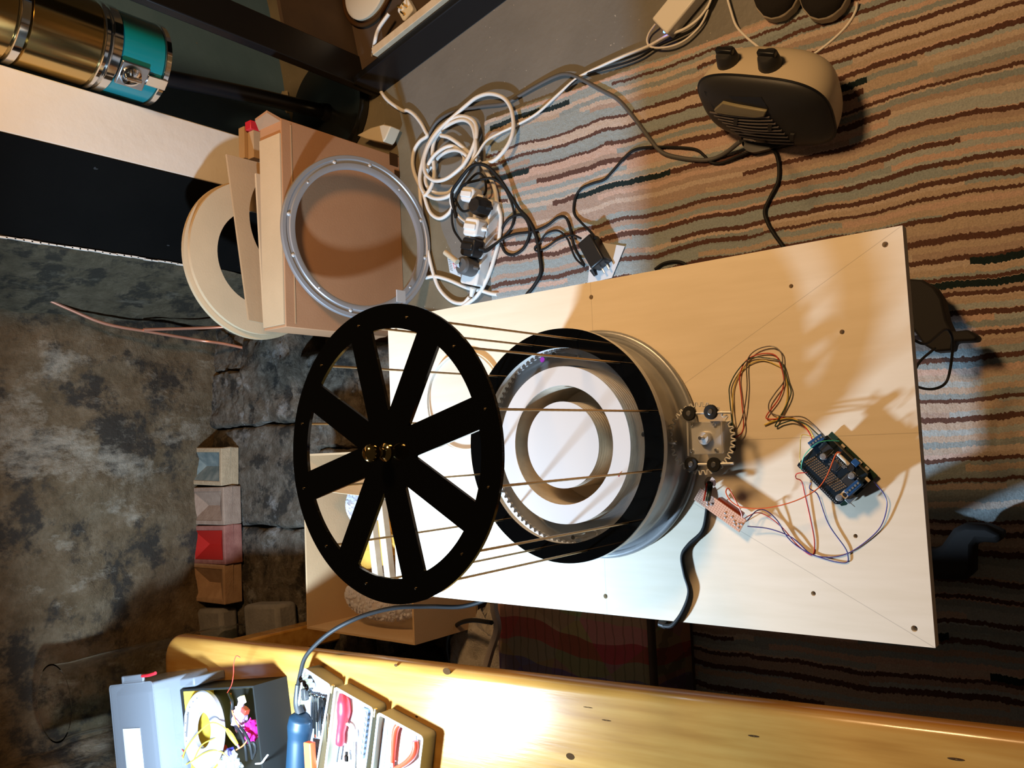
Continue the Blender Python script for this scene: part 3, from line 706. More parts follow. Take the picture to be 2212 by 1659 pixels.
# clear acrylic disc lying behind the machine
pa = at(1000, 760, .552); pb = at(1000, 972, .552)
ad_ = thing('acrylic_disc', 'clear acrylic disc lying flat on the plywood behind the black wheel', 'disc', (.081, .945, BZ))
obj('sheet', MB().lathe([(.0004, .551), (.0815, .551), (.0815, .5556), (.0004, .5556)], (.081, .945, 0), 96), 'acrylic', ad_, smo=30)
obj('edge', MB().lathe([(.0816, .551), (.0826, .5515), (.0826, .5552), (.0816, .5557)], (.081, .945, 0), 96, closed=True), 'acrylic_edge', ad_, smo=30)

# ------------------------------------------------------------------ bench with tools (left of the board)
ZB = .52
ba = at(370, 1373, ZB); bb = at(2212, 1590, ZB); bdir = (ba - bb).normalized(); bn = V((-bdir.y, bdir.x, 0))   # bn points away from the board
be = at(358, 1420, ZB)
BL = (be - bb).dot(bdir) + .55
Fb = frame(bb - bdir * .55, bdir, bn)      # local x along the bench, y across it
bn_ = thing('pine_bench', 'honey-coloured pine bench with rounded edges beside the plywood board', 'bench', bb)
def bench_top():
    prof = rrect(.24, .0225, .016, 6); n = len(prof); m = MB(); cs_ = 12; rows = []
    for i in range(cs_ * 2 + 30):
        rows.append(None)
    out = []
    L = BL; R_ = .045
    for k in range(9):
        t = k / 8 * pi / 2; out.append((R_ - R_ * cos(t), R_ - R_ * sin(t)))
    xs = [(x, ins) for x, ins in out] + [(L * i / 20, 0) for i in range(1, 20)] + [(L - x, ins) for x, ins in out[::-1]]
    vs_ = []
    for x, ins in xs:
        for (y, z) in prof:
            yy = y
            if abs(y) > .12: yy = math.copysign(abs(y) - ins, y)
            vs_.append((x, .24 + yy, z - .0225))
    f = [(i * n + k, i * n + (k + 1) % n, (i + 1) * n + (k + 1) % n, (i + 1) * n + k) for i in range(len(xs) - 1) for k in range(n)]
    f += [tuple(range(n - 1, -1, -1)), tuple(range((len(xs) - 1) * n, len(xs) * n))]
    return m.add(vs_, [q[::-1] for q in f])
tp = obj('top', bench_top(), 'pine', bn_, Fb, smo=50)
def kn(x, y, r, e=1.6):
    p = Fb.inverted() @ at(x, y, ZB); obj('knot', MB().lathe([(.0003, .0004), (r, .0003), (r * 1.05, 0)], (0, 0, 0), 16), 'knot', tp, Fb @ T((p.x, p.y, 0)) @ Matrix.Diagonal((e, 1, 1, 1)))
kn(965, 1450, .0055); kn(1232, 1634, .0048); kn(855, 1437, .0025); kn(1628, 1590, .0013, 6); kn(1310, 1556, .0009, 9); kn(1270, 1528, .0007, 12); kn(765, 1520, .002, 2); kn(900, 1548, .002); kn(2065, 1640, .0015, 6)
for lx in (.10, BL - .10):
    for ly in (.06, .42): obj('leg', MB().box((lx, ly, -.045 - (ZB - .060) / 2), (.06, .06, ZB - .060)), 'pine', bn_, Fb, bevel=.006)
obj('rail', MB().box((BL / 2, .24, -.085), (BL - .26, .03, .08)), 'pine', bn_, Fb, bevel=.004)

# folding tool case, three trays side by side
tc_ = thing('tool_case', 'grey three-part folding tool case lying open on the pine bench', 'tool case', at(800, 1620, ZB))
TH = .032
def tray(pa_, pb_, length, hollow=None):
    A = at(*pa_, ZB + TH); B = at(*pb_, ZB + TH); e = (B - A); w = e.length; W = frame(A, e, V((-1, 0, 0)) )
    # local x along the short edge, y away from the board, z up or down
    if W.col[2].z < 0: pass
    return A, W, w
trays = []
tm = None
for k, (pa_, pb_) in enumerate((((657, 1441), (716, 1480)), ((724, 1482), (808, 1530)), ((817, 1537), (916, 1591)))):
    A, W, w = tray(pa_, pb_, .2); L = .21; up = 1 if W.col[2].z > 0 else -1
    sh_ = MB().plate(rrect(w / 2, L / 2, .008, 4, (w / 2, L / 2)), [rrect(w / 2 - .004, L / 2 - .004, .006, 4, (w / 2, L / 2))], -TH if up > 0 else 0, 0 if up > 0 else TH)
    t_ = obj('tray', sh_, 'case_beige', tc_, W, smo=30)
    obj('tray_lip', MB().plate(rrect(w / 2 + .0003, L / 2 + .0003, .008, 4, (w / 2, L / 2)), [rrect(w / 2 - .0045, L / 2 - .0045, .006, 4, (w / 2, L / 2))], *((0, .0015) if up > 0 else (-.0015, 0))), 'case_grey', t_, W, smo=30)
    obj('insert', MB().prism(rrect(w / 2 - .004, L / 2 - .004, .006, 4, (w / 2, L / 2)), *((-TH, -.012) if up > 0 else (.012, TH))), 'case_insert' if k else 'case_dark_grey', t_, W, smo=30)
    obj('tray_floor', MB().prism(rrect(w / 2, L / 2, .008, 4, (w / 2, L / 2)), *((-TH - .0005, -TH + .002) if up > 0 else (TH - .002, TH + .0005))), 'case_beige', t_, W)
    trays.append((A, W, w, t_))
for x, y in ((719, 1483), (812, 1534)): obj('hinge', MB().cyl(at(x, y - 3, ZB + TH - .002), at(x - 2, y + 14, ZB + TH - .002), .003, seg=10), 'brass_rod', tc_)
zi = ZB + TH - .012
def slot(px, m='case_dark_grey', z=zi + .0004, th=.0006, name='recess_shade'):  # no hollow is cut; a thin dark plate stands for the cutout's shade
    P = [at(x, y, z) for x, y in px]; obj(name, MB().prism([(p.x, p.y) for p in P], z, z + th), m, trays[2][3] if px[0][0] > 812 else trays[1][3])
def c4(x, y): return (600 + x / 6.144, 1430 + y / 6.144)
slot([c4(*q) for q in ((1345, 690), (1405, 690), (1390, 900), (1415, 850), (1425, 770), (1465, 775), (1460, 960), (1420, 1320), (1400, 1450), (1265, 1450))])
slot([c4(*q) for q in ((1770, 935), (1840, 940), (1840, 1060), (1735, 1140))])
slot([c4(*q) for q in ((1520, 800), (1660, 840), (1600, 920), (1510, 900))])
slot([c4(*q) for q in ((760, 1090), (860, 1090), (800, 1400), (735, 1380))])
# red screwdriver
def cw(x, y, z): return at(*c4(x, y), z)
sd = thing('screwdriver', 'red-handled screwdriver in the middle tray of the tool case', 'screwdriver', cw(870, 800, ZB + .02))
zz = zi + .010
hp = [cw(860, 410, zz), cw(875, 520, zz), cw(880, 650, zz), cw(860, 800, zz), cw(838, 930, zz), cw(830, 1040, zz), cw(822, 1090, zz)]
rads = [.006, .0125, .0138, .0100, .0086, .0092, .0082]
def rf(t): 
    u = t * (len(rads) - 1); i = min(int(u), len(rads) - 2); return rads[i] + (rads[i + 1] - rads[i]) * (u - i)
obj('handle', MB().tube(hp, rf, 10, 4), 'red_plastic', sd, smo=40)
obj('blade', MB().cyl(cw(822, 1090, zz), cw(790, 1320, zz), .0026, seg=10), 'steel', sd)
# bit holder with bits
bh = thing('bit_holder', 'blue-grey strip of screwdriver bits in the middle tray of the tool case', 'bit holder', cw(1130, 900, zi))
P = [cw(*q, zi + .006) for q in ((1110, 610), (1200, 640), (1130, 1290), (1045, 1265))]
obj('strip', MB().prism([(p.x, p.y) for p in P], zi + .0004, zi + .006), 'bit_blue', bh, bevel=.0006)
for i in range(8):
    t = i / 7; x = 1165 + (1090 - 1165) * t; y = 685 + (1200 - 685) * t
    obj('bit', MB().sphere(cw(x, y, zi + .0068), .0038, 10), 'case_insert', bh)
    a, b_ = cw(x + 28, y + 12, zi + .004), cw(x + 62, y + 20, zi + .004); obj('bit_shank', MB().cyl(a, b_, .0022, seg=6), 'black_plastic', bh)
wire('ratchet_bar', 'slim pale metal bar beside the red screwdriver in the tool case', 'tool', [cw(910, 810, zi + .008), cw(975, 880, zi + .008), cw(1000, 1100, zi + .007), cw(1000, 1420, zi + .006)], .0026, 'pale_paint', 8)
tag(obj('socket_adapter', MB().lathe([(.0003, 0), (.0058, 0), (.0058, .010), (.004, .012), (.004, .018), (.0003, .018)], (0, 0, 0), 14), 'chrome', W=T(cw(925, 1310, zi + .0066)) @ Matrix.Rotation(1.57, 4, 'Y')), 'chrome socket adapter at the lower end of the middle tool tray', 'tool')
tag(obj('hex_bit', MB().cyl(cw(1030, 900, zi + .004), cw(1045, 1050, zi + .004), .0045, seg=6), 'label_white', bevel=.0006), 'white cylinder beside the bit strip in the middle tool tray', 'tool')
# pliers: only the red grips show in the frame
def grip(parent, pts, r):
    n = len(pts)
    obj('grip', MB().tube([cw(x, y, zi + .007) for x, y in pts], lambda t: r * (.72 + .28 * sin(pi * min(1, .15 + t))), 10, 5), 'plier_red', parent, smo=50)
pt = thing('pliers', 'red-handled pliers in the right tray of the tool case', 'pliers', cw(1560, 1100, zi))
grip(pt, [(1615, 825), (1585, 860), (1560, 930), (1545, 1050), (1535, 1180), (1525, 1330)], .0062)
grip(pt, [(1825, 1050), (1830, 1130), (1800, 1230), (1730, 1310), (1650, 1370), (1560, 1420)], .0062)
obj('tang', MB().tube([cw(1525, 1330, zi + .006), cw(1530, 1400, zi + .006), cw(1500, 1520, zi + .006)], .005, 8, 4), 'steel', pt)
obj('jaw', MB().tube([cw(1560, 1420, zi + .006), cw(1500, 1500, zi + .006), cw(1440, 1640, zi + .006)], .006, 8, 4), 'steel', pt)
# hex keys and sockets in the first tray
gk = 'loose chrome tools in the left tool tray'
for i in range(9):
    x0, y0 = 425 + i * 26, 430 + i * 10
    tag(obj('hex_key', MB().tube([cw(x0, y0, zi + .004 + .0008 * i), cw(x0 + 18, y0 - 8, zi + .006 + .0006 * i), cw(x0 + 22, y0 + 90, zi + .006 + .0006 * i), cw(x0 + 24, y0 + 330 + 110 * (i % 3), zi + .004)], .0017 + .0005 * (i % 4), 6, 4), 'chrome'), ['first', 'second', 'third', 'fourth', 'fifth', 'sixth', 'seventh', 'eighth', 'ninth'][i] + ' chrome hex key counted from the blue tool, in the left tool tray', 'hex key', gk)
for i, (x, y) in enumerate(((390, 205), (440, 260), (470, 310))):
    tag(obj('socket', MB().lathe([(.003, .016), (.0066, .016), (.0070, .014), (.0070, 0), (.0003, 0)], (0, 0, 0), 14), 'chrome', W=T(cw(x, y, zi + .001))), ['chrome socket at the very tip of the left tool tray', 'middle chrome socket near the tip of the left tool tray', 'chrome socket nearest the hex keys in the left tool tray'][i], 'socket', 'sockets in the left tool tray')

# blue corded tool
bt_ = thing('corded_tool', 'dark blue corded hand tool lying beside the grey tool case', 'tool', cw(280, 1100, ZB))
zc = ZB + .030
ax = [cw(330, 690, zc), cw(320, 745, zc), cw(305, 860, zc), cw(290, 1000, zc), cw(282, 1200, zc), cw(275, 1400, zc), cw(268, 1640, zc)]
rd = [.012, .0245, .0262, .0230, .0238, .0245, .0240]
def rf2(t):
    u = t * (len(rd) - 1); i = min(int(u), len(rd) - 2); return rd[i] + (rd[i + 1] - rd[i]) * (u - i)
obj('handle', MB().tube(ax, rf2, 20, 5), 'tool_blue', bt_, smo=50)
obj('cord_guard', MB().tube([cw(268, 300, zc), cw(258, 450, zc), cw(262, 560, zc), cw(300, 690, zc)], lambda t: .0055 + .004 * t, 12, 4), 'dark_plastic', bt_, smo=50)
obj('clip', MB().box(cw(360, 430, zc + .004), (.022, .013, .010), Matrix.Rotation(.1, 3, 'Z')), 'dark_plastic', bt_, bevel=.002)
obj('cord', MB().tube([cw(268, 305, zc)] + [at(x, y, z) for x, y, z in ((649, 1455, .555), (657, 1425, .56), (675, 1400, .56), (708, 1370, .555), (750, 1345, .54), (800, 1325, .51), (860, 1312, .47), (930, 1310, .42), (1000, 1310, .38), (1060, 1290, .36), (1110, 1250, .35))], .0042, 10), 'black_rubber', bt_, smo=60)
tag(obj('glue_stick', MB().box(cw(435, 1330, ZB + .040), (.075, .021, .014), Matrix.Rotation(.05, 3, 'Z')), 'orange_plastic', bevel=.002), 'orange plastic stick lying against the blue tool', 'stick')

# ------------------------------------------------------------------ black box of electronic odds and ends
def c3b(x, y, z): return at(230 + x / 5.672, 1440 + y / 5.672, z)
ob = thing('parts_box', 'open black box with yellow lining full of wires, on the pine bench', 'box', c3b(1400, 900, ZB))
zt = .60
A = c3b(895, 285, zt); B = c3b(1800, 235, zt); ux = (B - A).normalized(); W = frame(A, ux, V((-1, 0, 0))); wB = (B - A).length; LB = .20
up = W.col[2].z > 0; zz0, zz1 = (-(zt - ZB), 0) if up else (0, zt - ZB)
obj('wall', MB().plate([(0, 0), (wB, 0), (wB, LB), (0, LB)], [[(.004, .004), (wB - .004, .004), (wB - .004, LB - .004), (.004, LB - .004)]], zz0, zz1), 'box_black', ob, W, smo=0)
f0 = (zz0, zz0 + .003) if up else (zz1 - .003, zz1)
obj('base', MB().prism([(.004, .004), (wB - .004, .004), (wB - .004, LB - .004), (.004, LB - .004)], *f0), 'box_black', ob, W)
li = MB()
zl0, zl1 = (zz0 + .003, zz1 - .006) if up else (zz0 + .006, zz1 - .003)
li.plate([(.0042, .0042), (wB - .0042, .0042), (wB - .0042, LB - .0042), (.0042, LB - .0042)], [[(.0052, .0052), (wB - .0052, .0052), (wB - .0052, LB - .0052), (.0052, LB - .0052)]], zl0, zl1)
obj('lining', li, 'box_yellow', ob, W, smo=0)
# spool
sp0 = c3b(1225, 770, .592); n_ = (V((.10, .06, .98))).normalized(); q_ = V((0, 0, 1)).rotation_difference(n_).to_matrix()
spm = MB().lathe([(.036, 0), (.077, 0), (.079, .002), (.079, .010), (.077, .012), (.040, .012), (.036, .010)], sp0, 64, q_, closed=True)
spo = thing('wire_spool', 'white plastic spool ring leaning in the black parts box', 'spool', sp0)
obj('flange', spm, 'spool_white', spo, smo=40)
obj('paper_slip', MB().box(sp0 + q_ @ V((.002, .058, .0126)), (.050, .006, .0008), q_), 'grey_wire', spo)
for i in range(7):
    a = .4 + i * .28; obj('pin_mark', MB().box(sp0 + q_ @ V((.066 * cos(a), .066 * sin(a), .0125)), (.0022, .0012, .0007), q_), 'ink', spo)
# pink film bag
def crumple(name, label, cat, c, rx, ry, rz, m, seed, amp=.35, n=24, sub=None):
    mb = MB().sphere((0, 0, 0), 1.0, n); vs_ = []
    for p in mb.v:
        k = 1 + amp * fbm((p[0] * 2.2 + seed, p[1] * 2.2, p[2] * 2.2)); vs_.append((c[0] + p[0] * rx * k, c[1] + p[1] * ry * k, c[2] + p[2] * rz * k))
    mb.v = vs_; return tag(obj(name, mb, m, smo=25), label, cat)
crumple('pink_pouch', 'crumpled hot pink film pouch in the black parts box', 'pouch', c3b(1780, 800, .565), .024, .012, .014, 'pink_film', 3, .5)
crumple('lilac_pouch', 'crumpled lilac film pouch with print, in the black parts box', 'pouch', c3b(1640, 620, .57), .030, .012, .016, 'lilac_film', 9, .5)
crumple('clear_bag', 'clear plastic bag of small parts at the front of the black parts box', 'bag', c3b(820, 1080, .60), .030, .045, .018, 'clear_bag', 5, .55, 30)
crumple('clear_bag', 'shiny clear plastic bag behind the white spool, spilling over the bench', 'bag', c3b(1500, 1180, .585), .022, .035, .016, 'clear_bag', 15, .6, 30)
gw = 'wires in the black parts box'
wire('hookup_wire', 'thick yellow wire arching over the white spool', 'wire', [c3b(*q) for q in ((935, 1210, .60), (950, 1060, .615), (1050, 900, .625), (1200, 740, .63), (1300, 685, .625), (1420, 730, .612), (1500, 800, .60))], .0016, 'yellow_wire', group=gw)
wire('hookup_wire', 'yellow wire across the middle of the white spool', 'wire', [c3b(*q) for q in ((1040, 1240, .605), (1090, 1100, .61), (1170, 960, .615), (1300, 890, .612), (1400, 860, .60))], .0014, 'yellow_wire', group=gw)
wire('hookup_wire', 'yellow wire low over the front rim of the white spool', 'wire', [c3b(*q) for q in ((940, 1220, .60), (1060, 1150, .612), (1200, 1060, .616), (1330, 1025, .612), (1430, 1060, .606), (1490, 1110, .60))], .0014, 'yellow_wire', group=gw)
wire('hookup_wire', 'thin red wire sticking up out of the black parts box', 'wire', [c3b(*q) for q in ((1480, 320, .585), (1530, 230, .61), (1555, 100, .635), (1560, -40, .655), (1590, -130, .66), (1640, -110, .655))], .0008, 'red_wire', group=gw)
wire('hookup_wire', 'red and orange lead under the yellow crocodile clip', 'wire', [c3b(*q) for q in ((1520, 330, .57), (1530, 450, .585), (1545, 560, .59), (1600, 700, .588), (1720, 860, .59), (1680, 960, .595), (1590, 1020, .595))], .0015, 'orange_wire', group=gw)
wire('hookup_wire', 'thin black wire hooped over the frosted container', 'wire', [c3b(*q) for q in ((500, 1060, .58), (560, 960, .60), (650, 905, .61), (720, 920, .605), (740, 970, .595))], .0008, 'black_rubber', group=gw)
wire('hookup_wire', 'tangled dark red wire inside the clear bag', 'wire', [c3b(*q) for q in ((760, 1040, .60), (860, 1130, .61), (950, 1060, .612), (880, 990, .608), (800, 1090, .605), (920, 1190, .605))], .001, 'red_wire', group=gw)
cl = thing('crocodile_clip', 'yellow crocodile clip lying in the black parts box', 'clip', c3b(1540, 850, .60))
obj('sleeve', MB().tube([c3b(1475, 770, .602), c3b(1530, 850, .604), c3b(1600, 955, .598)], lambda t: .0032 + .0018 * sin(pi * t), 10, 5), 'yellow_wire', cl)
obj('jaw', MB().tube([c3b(1600, 955, .598), c3b(1630, 1005, .596)], .0022, 8, 0), 'tin', cl)
for i, pts in enumerate((((1620, 720, .585), (1700, 820, .592), (1760, 960, .592), (1790, 1130, .585)), ((1560, 700, .58), (1650, 830, .59), (1700, 980, .592), (1720, 1150, .585)), ((1500, 330, .575), (1540, 440, .59), (1530, 640, .585), (1570, 760, .58)), ((1740, 960, .59), (1800, 930, .592), (1830, 1010, .588), (1800, 1110, .585)))):
    wire('test_lead', ['black lead nearest the pink pouch', 'black lead beside the yellow clip', 'black lead against the far wall', 'short black lead in the near corner'][i] + ' of the black parts box', 'wire', [c3b(*q) for q in pts], .0030, 'black_rubber', group='black leads in the parts box')
gq = 'small parts in the black parts box'
rq = random.Random(4)
for i, (x, y, m, lab) in enumerate(((1440, 1020, 'plier_red', 'red component under the yellow clip'), (1520, 1040, 'blue_wire', 'dark blue component beside the red one'), (1700, 540, 'relay_red', 'dark red component near the lilac pouch'), (1660, 410, 'beige_part', 'cream component in the far corner'), (1130, 1220, 'green_wire', 'green component under the white spool'), (1340, 900, 'chip', 'black component inside the spool opening'))):
    p = c3b(x, y, .572); tag(obj('component', MB().box(p, (.016, .012, .012), Matrix.Rotation(rq.uniform(0, 3), 3, 'Z')), m, bevel=.0015), lab + ' in the black parts box', 'component', gq)
wire('cable_tie', 'white-tipped clear tie poking past the black parts box', 'tie', [c3b(*q) for q in ((1830, 1190, .60), (1900, 1180, .61), (1940, 1130, .615), (1975, 1085, .62))], .0018, 'label_white')

# frosted container with dark block
fc = thing('frosted_container', 'frosted plastic container with grey contents and white label at the end of the bench', 'container', c3b(300, 700, ZB))
zt2 = .66
A = c3b(45, 240, zt2); B = c3b(560, 185, zt2); W = frame(A, (B - A), V((-1, 0, 0))); w = (B - A).length; up = W.col[2].z > 0; s_ = 1 if up else -1
Z = lambda a, b_: (a, b_) if up else (-b_, -a)
obj('wall', MB().plate(rrect(w / 2, .10, .008, 4, (w / 2, .10)), [rrect(w / 2 - .002, .098, .007, 4, (w / 2, .10))], *Z(-.13, 0)), 'frosted', fc, W)
obj('lid', MB().prism(rrect(w / 2 + .002, .102, .009, 4, (w / 2, .10)), *Z(0, .002)), 'frosted', fc, W)
obj('contents', MB().box((w * .46, .105, -.03 * s_), (w * .78, .17, .05)), 'case_dark_grey', fc, W, bevel=.004)
obj('label', MB().box((w * .44, .135, .0026 * s_), (w * .40, .085, .0008)), 'label_white', fc, W)
obj('latch', MB().box((w * .55, -.008, -.002 * s_), (w * .5, .020, .006)), 'frosted', fc, W, bevel=.002)
tag(obj('red_clip', MB().tube([c3b(440, 115, zt2), c3b(520, 105, zt2), c3b(600, 80, zt2 - .002)], .0035, 8, 4), 'red_plastic'), 'red plastic clip on the corner of the frosted container', 'clip')
# second frosted tub, lower, between container and black box
A2 = c3b(560, 190, .60); B2 = c3b(1040, 125, .58)
ft = thing('frosted_tub', 'empty frosted plastic tub between the grey-filled container and the black box', 'container', A2)
P = [(c3b(565, 195, .6)), (c3b(1045, 130, .6)), (c3b(900, 300, .6)), (c3b(930, 900, .6)), (c3b(590, 960, .6))]
P = [(p.x, p.y) for p in (c3b(600, 195, .6), c3b(1050, 135, .6), c3b(1060, 250, .6), c3b(860, 270, .6), c3b(885, 820, .6), c3b(640, 930, .6))]
obj('body', MB().prism(P, ZB + .001, .598), 'frosted', ft, bevel=.004)

# ------------------------------------------------------------------ floor between bench and board
pf = thing('patchwork_pouffe', 'low pouffe covered in dark red and mustard patchwork fabric, between bench and board', 'pouffe', (-.52, 1.02, 0))
obj('cushion', MB().box((-.53, 1.012, .10), (.44, .385, .174)), 'patchwork', pf, bevel=.018)
obj('piping', MB().box((-.53, .826, .10), (.43, .012, .17)), 'brown_inside', pf, bevel=.004)
wire('pale_batten', 'pale painted strip lying across the far end of the patchwork pouffe', 'strip', [at(1066, 1296, .22), at(1068, 1320, .22), at(1075, 1358, .22), at(1062, 1400, .22), at(1048, 1450, .22), at(1038, 1500, .22)], .0085, 'pale_paint', 4, 3)
crumple('sheepskin', 'shaggy grey sheepskin on the floor beyond the patchwork pouffe', 'sheepskin', (-.52, 1.325, .075), .15, .095, .055, 'fur', 2, .35, 40)
wire('rubber_hose', 'black rubber hose curving over the grey sheepskin', 'hose', [at(*q) for q in ((1062, 1345, .235), (1020, 1340, .20), (990, 1348, .17), (972, 1368, .14), (968, 1400, .12), (975, 1440, .10))], .005, 'black_rubber', 8)
crumple('dark_bag', 'black cloth bag slumped in the dark beside the carton of bubble wrap', 'bag', (-.535, 1.53, .085), .085, .085, .075, 'dark_cloth', 8, .4, 30)

# ------------------------------------------------------------------ carton of bubble wrap on the hearth
cx0, cx1, cy0, cy1, cz0, cz1 = -.415, .005, 1.335, 1.70, HZ - .02, .30
bx = thing('packing_carton', 'open brown carton of packing material behind the black wheel', 'carton', (-.2, 1.52, cz0))
obj('wall', MB().plate([(cx0, cy0), (cx1, cy0), (cx1, cy1), (cx0, cy1)], [[(cx0 + .005, cy0 + .005), (cx1 - .005, cy0 + .005), (cx1 - .005, cy1 - .005), (cx0 + .005, cy1 - .005)]], cz0 + .004, cz1), 'cardboard', bx, smo=0)
obj('base', MB().box(((cx0 + cx1) / 2, (cy0 + cy1) / 2, cz0 + .003), (cx1 - cx0, cy1 - cy0, .005)), 'cardboard', bx)
fp = [atY(690, 1062, 1.69), atY(790, 1075, 1.55), atY(800, 1000, 1.55), atY(690, 1000, 1.69)]
fl_ = thing('printed_leaflet', 'pale sheet with a line drawing of a car standing inside the carton', 'paper', (-.02, 1.6, .2))
fF = frame(V((-.005, 1.66, .17)), V((-.02, -.26, 0)), V((-.45, .02, .55)))
def leaf(z0, z1, y0, y1, m, nm): return obj(nm, MB().box(((y0 + y1) / 2, (z0 + z1) / 2, 0), (y1 - y0, z1 - z0, .0015)), m, fl_, fF)
leaf(0, .13, 0, .26, 'cardboard_light', 'sheet')
dr = MB()
for pts in ([(.10, .03), (.12, .06), (.17, .075), (.22, .06), (.24, .03), (.10, .03)], [(.13, .045), (.15, .065), (.165, .066), (.165, .045), (.13, .045)], [(.17, .045), (.17, .066), (.19, .064), (.21, .047), (.17, .045)]):
    dr.tube([V((x, y, .0012)) for x, y in pts], .0006, 4, 0)
    dr.tube([V((x, y, -.0012)) for x, y in pts], .0006, 4, 0)
obj('drawing', dr, 'ink', fl_, fF)
def bubble(name, label, c, rx, ry, rz, seed, n):
    t_ = thing(name, label, 'bubble wrap', c); rs = random.Random(seed); mb = MB().sphere((0, 0, 0), 1, 24)
    mb.v = [(c[0] + p[0] * rx * (1 + .2 * fbm((p[0] * 2 + seed, p[1] * 2, p[2] * 2))), c[1] + p[1] * ry * (1 + .2 * fbm((p[0] * 2, p[1] * 2 + seed, p[2] * 2))), c[2] + p[2] * rz) for p in mb.v]
    obj('sheet', mb, 'bubble_film', t_, smo=40)
    bb_ = MB()
    for i in range(n):
        a = rs.uniform(0, 2 * pi); s = rs.uniform(-.1, 1); k = sqrt(max(0, 1 - s * s))
        bb_.sphere((c[0] + rx * k * cos(a), c[1] + ry * k * sin(a), c[2] + rz * s + .001), .0042, 6, (1, 1, .6))
    obj('bubbles', bb_, 'bubble_film', t_, smo=60, kind='stuff')
bubble('bubble_wrap', 'small folded piece of bubble wrap by the leaflet in the open carton', (-.125, 1.575, .215), .05, .06, .025, 1, 260)
bubble('bubble_wrap', 'large heap of bubble wrap at the bench end of the open carton', (-.338, 1.505, .225), .052, .125, .05, 2, 620)
ev = crumple('padded_envelope', 'orange padded envelope in the open carton between the bubble wrap', 'envelope', (-.215, 1.565, .19), .062, .085, .03, 'envelope', 4, .25, 24)
for i, (y0, lab) in enumerate(((1.452, 'pale wooden batten nearest the board edge'), (1.492, 'pale wooden batten beside the orange envelope'))):
    tag(obj('wooden_batten', MB().box((-.20, y0, .265), (.21, .018, .018), Matrix.Rotation(.12, 3, 'Z')), 'batten_wood', bevel=.001), lab + ' in the open carton', 'batten', 'battens in the open carton')

# ------------------------------------------------------------------ bricks on the hearth
def brick(px_l, px_r, m, frog, label, tilt=0):
    a = at(*px_l, HZ); b_ = at(*px_r, HZ); w = (a - b_).length; d = .180; h = .060
    ex = (a - b_).normalized(); W = frame(b_ + V((0, 0, .003)), ex, V((0, 1, 0)))
    t_ = thing('brick', label, 'brick', (a + b_) / 2, 'row of bricks standing on the hearth')
    mb = MB(); i0 = .014; P = lambda x, y, z: (x, y, z)
    lip = [(i0, .012), (w - i0, .012), (w - i0, d - .02), (i0, d - .02)]
    mb.plate([(0, 0), (w, 0), (w, d), (0, d)], [lip], .03, h); mb.prism([(0, 0), (w, 0), (w, d), (0, d)], 0, .03)
    obj('body', mb, m, t_, W, smo=0, bevel=.0025)
    f = MB(); L = [(x, y, h - .001) for x, y in lip]; mid = [(w / 2, .055, h - .024), (w / 2, d - .065, h - .024)]
    f.add(L + mid, [(0, 1, 4), (1, 2, 5, 4), (2, 3, 5), (3, 0, 4, 5)]); obj('frog', f, frog, t_, W, smo=0)
    return t_
brick((518, 966), (518, 1047), 'brick_cream', 'frog_glass', 'cream brick with a glassy dark hollow, nearest the copper pipes')
brick((522, 1049), (524, 1130), 'brick_pink', 'brick_pink', 'dusty pink brick between the cream and the red ones')
brick((524, 1131), (527, 1214), 'brick_red', 'frog_red', 'brick with a bright red hollow in the row on the hearth')
brick((524, 1215), (526, 1299), 'brick_orange', 'brick_orange', 'plain orange-brown brick at the bench end of the row')
for px, sz_, lab in (((590, 1340), (.12, .16, .07), 'smooth grey stone block in the dark beside the bench'), ((470, 1345), (.11, .14, .06), 'grey stone block leaning behind the smooth one beside the bench')):
    p = at(*px, HZ + .03); tag(obj('stone_block', MB().box((p.x - .01, p.y, HZ + sz_[2] / 2 + .003), sz_, Matrix.Rotation(.08, 3, 'Z')), 'grey_stone', bevel=.012), lab, 'stone')

# ------------------------------------------------------------------ copper pipes up the back wall
wire('copper_pipe', 'bent copper pipe running up the fireplace wall, dark at the top', 'pipe', [atY(*q) for q in ((528, 752, 2.22), (480, 742, 2.28), (430, 735, 2.33), (330, 718, 2.335), (230, 700, 2.335), (150, 668, 2.335), (75, 634, 2.335), (55, 622, 2.33))], .0045, 'copper', 10)
cpp = thing('copper_pipe', 'short straight copper pipe with a grey clip, crossing the longer bent one', 'pipe', atY(530, 704, 2.25))
obj('pipe', MB().tube([atY(*q) for q in ((532, 703, 2.22), (490, 706, 2.27), (420, 709, 2.31), (310, 712, 2.33))], .0045, 10), 'copper', cpp, smo=60)
obj('clip', MB().sphere(atY(498, 705, 2.26), .011, 12), 'grey_rubber', cpp)

# tall glass jar in the dark corner
gj = MB().lathe([(.0005, .006), (.075, .006), (.092, .03), (.098, .12), (.098, .30), (.094, .44), (.090, .52), (.093, .56), (.089, .56), (.086, .52), (.090, .44), (.094, .30), (.094, .12), (.088, .035), (.0005, .014)], (-.57, 2.20, HZ), 48)
tag(obj('glass_jar', gj, 'jar_glass', smo=50), 'tall clear glass jar standing in the dark corner of the fireplace', 'jar')

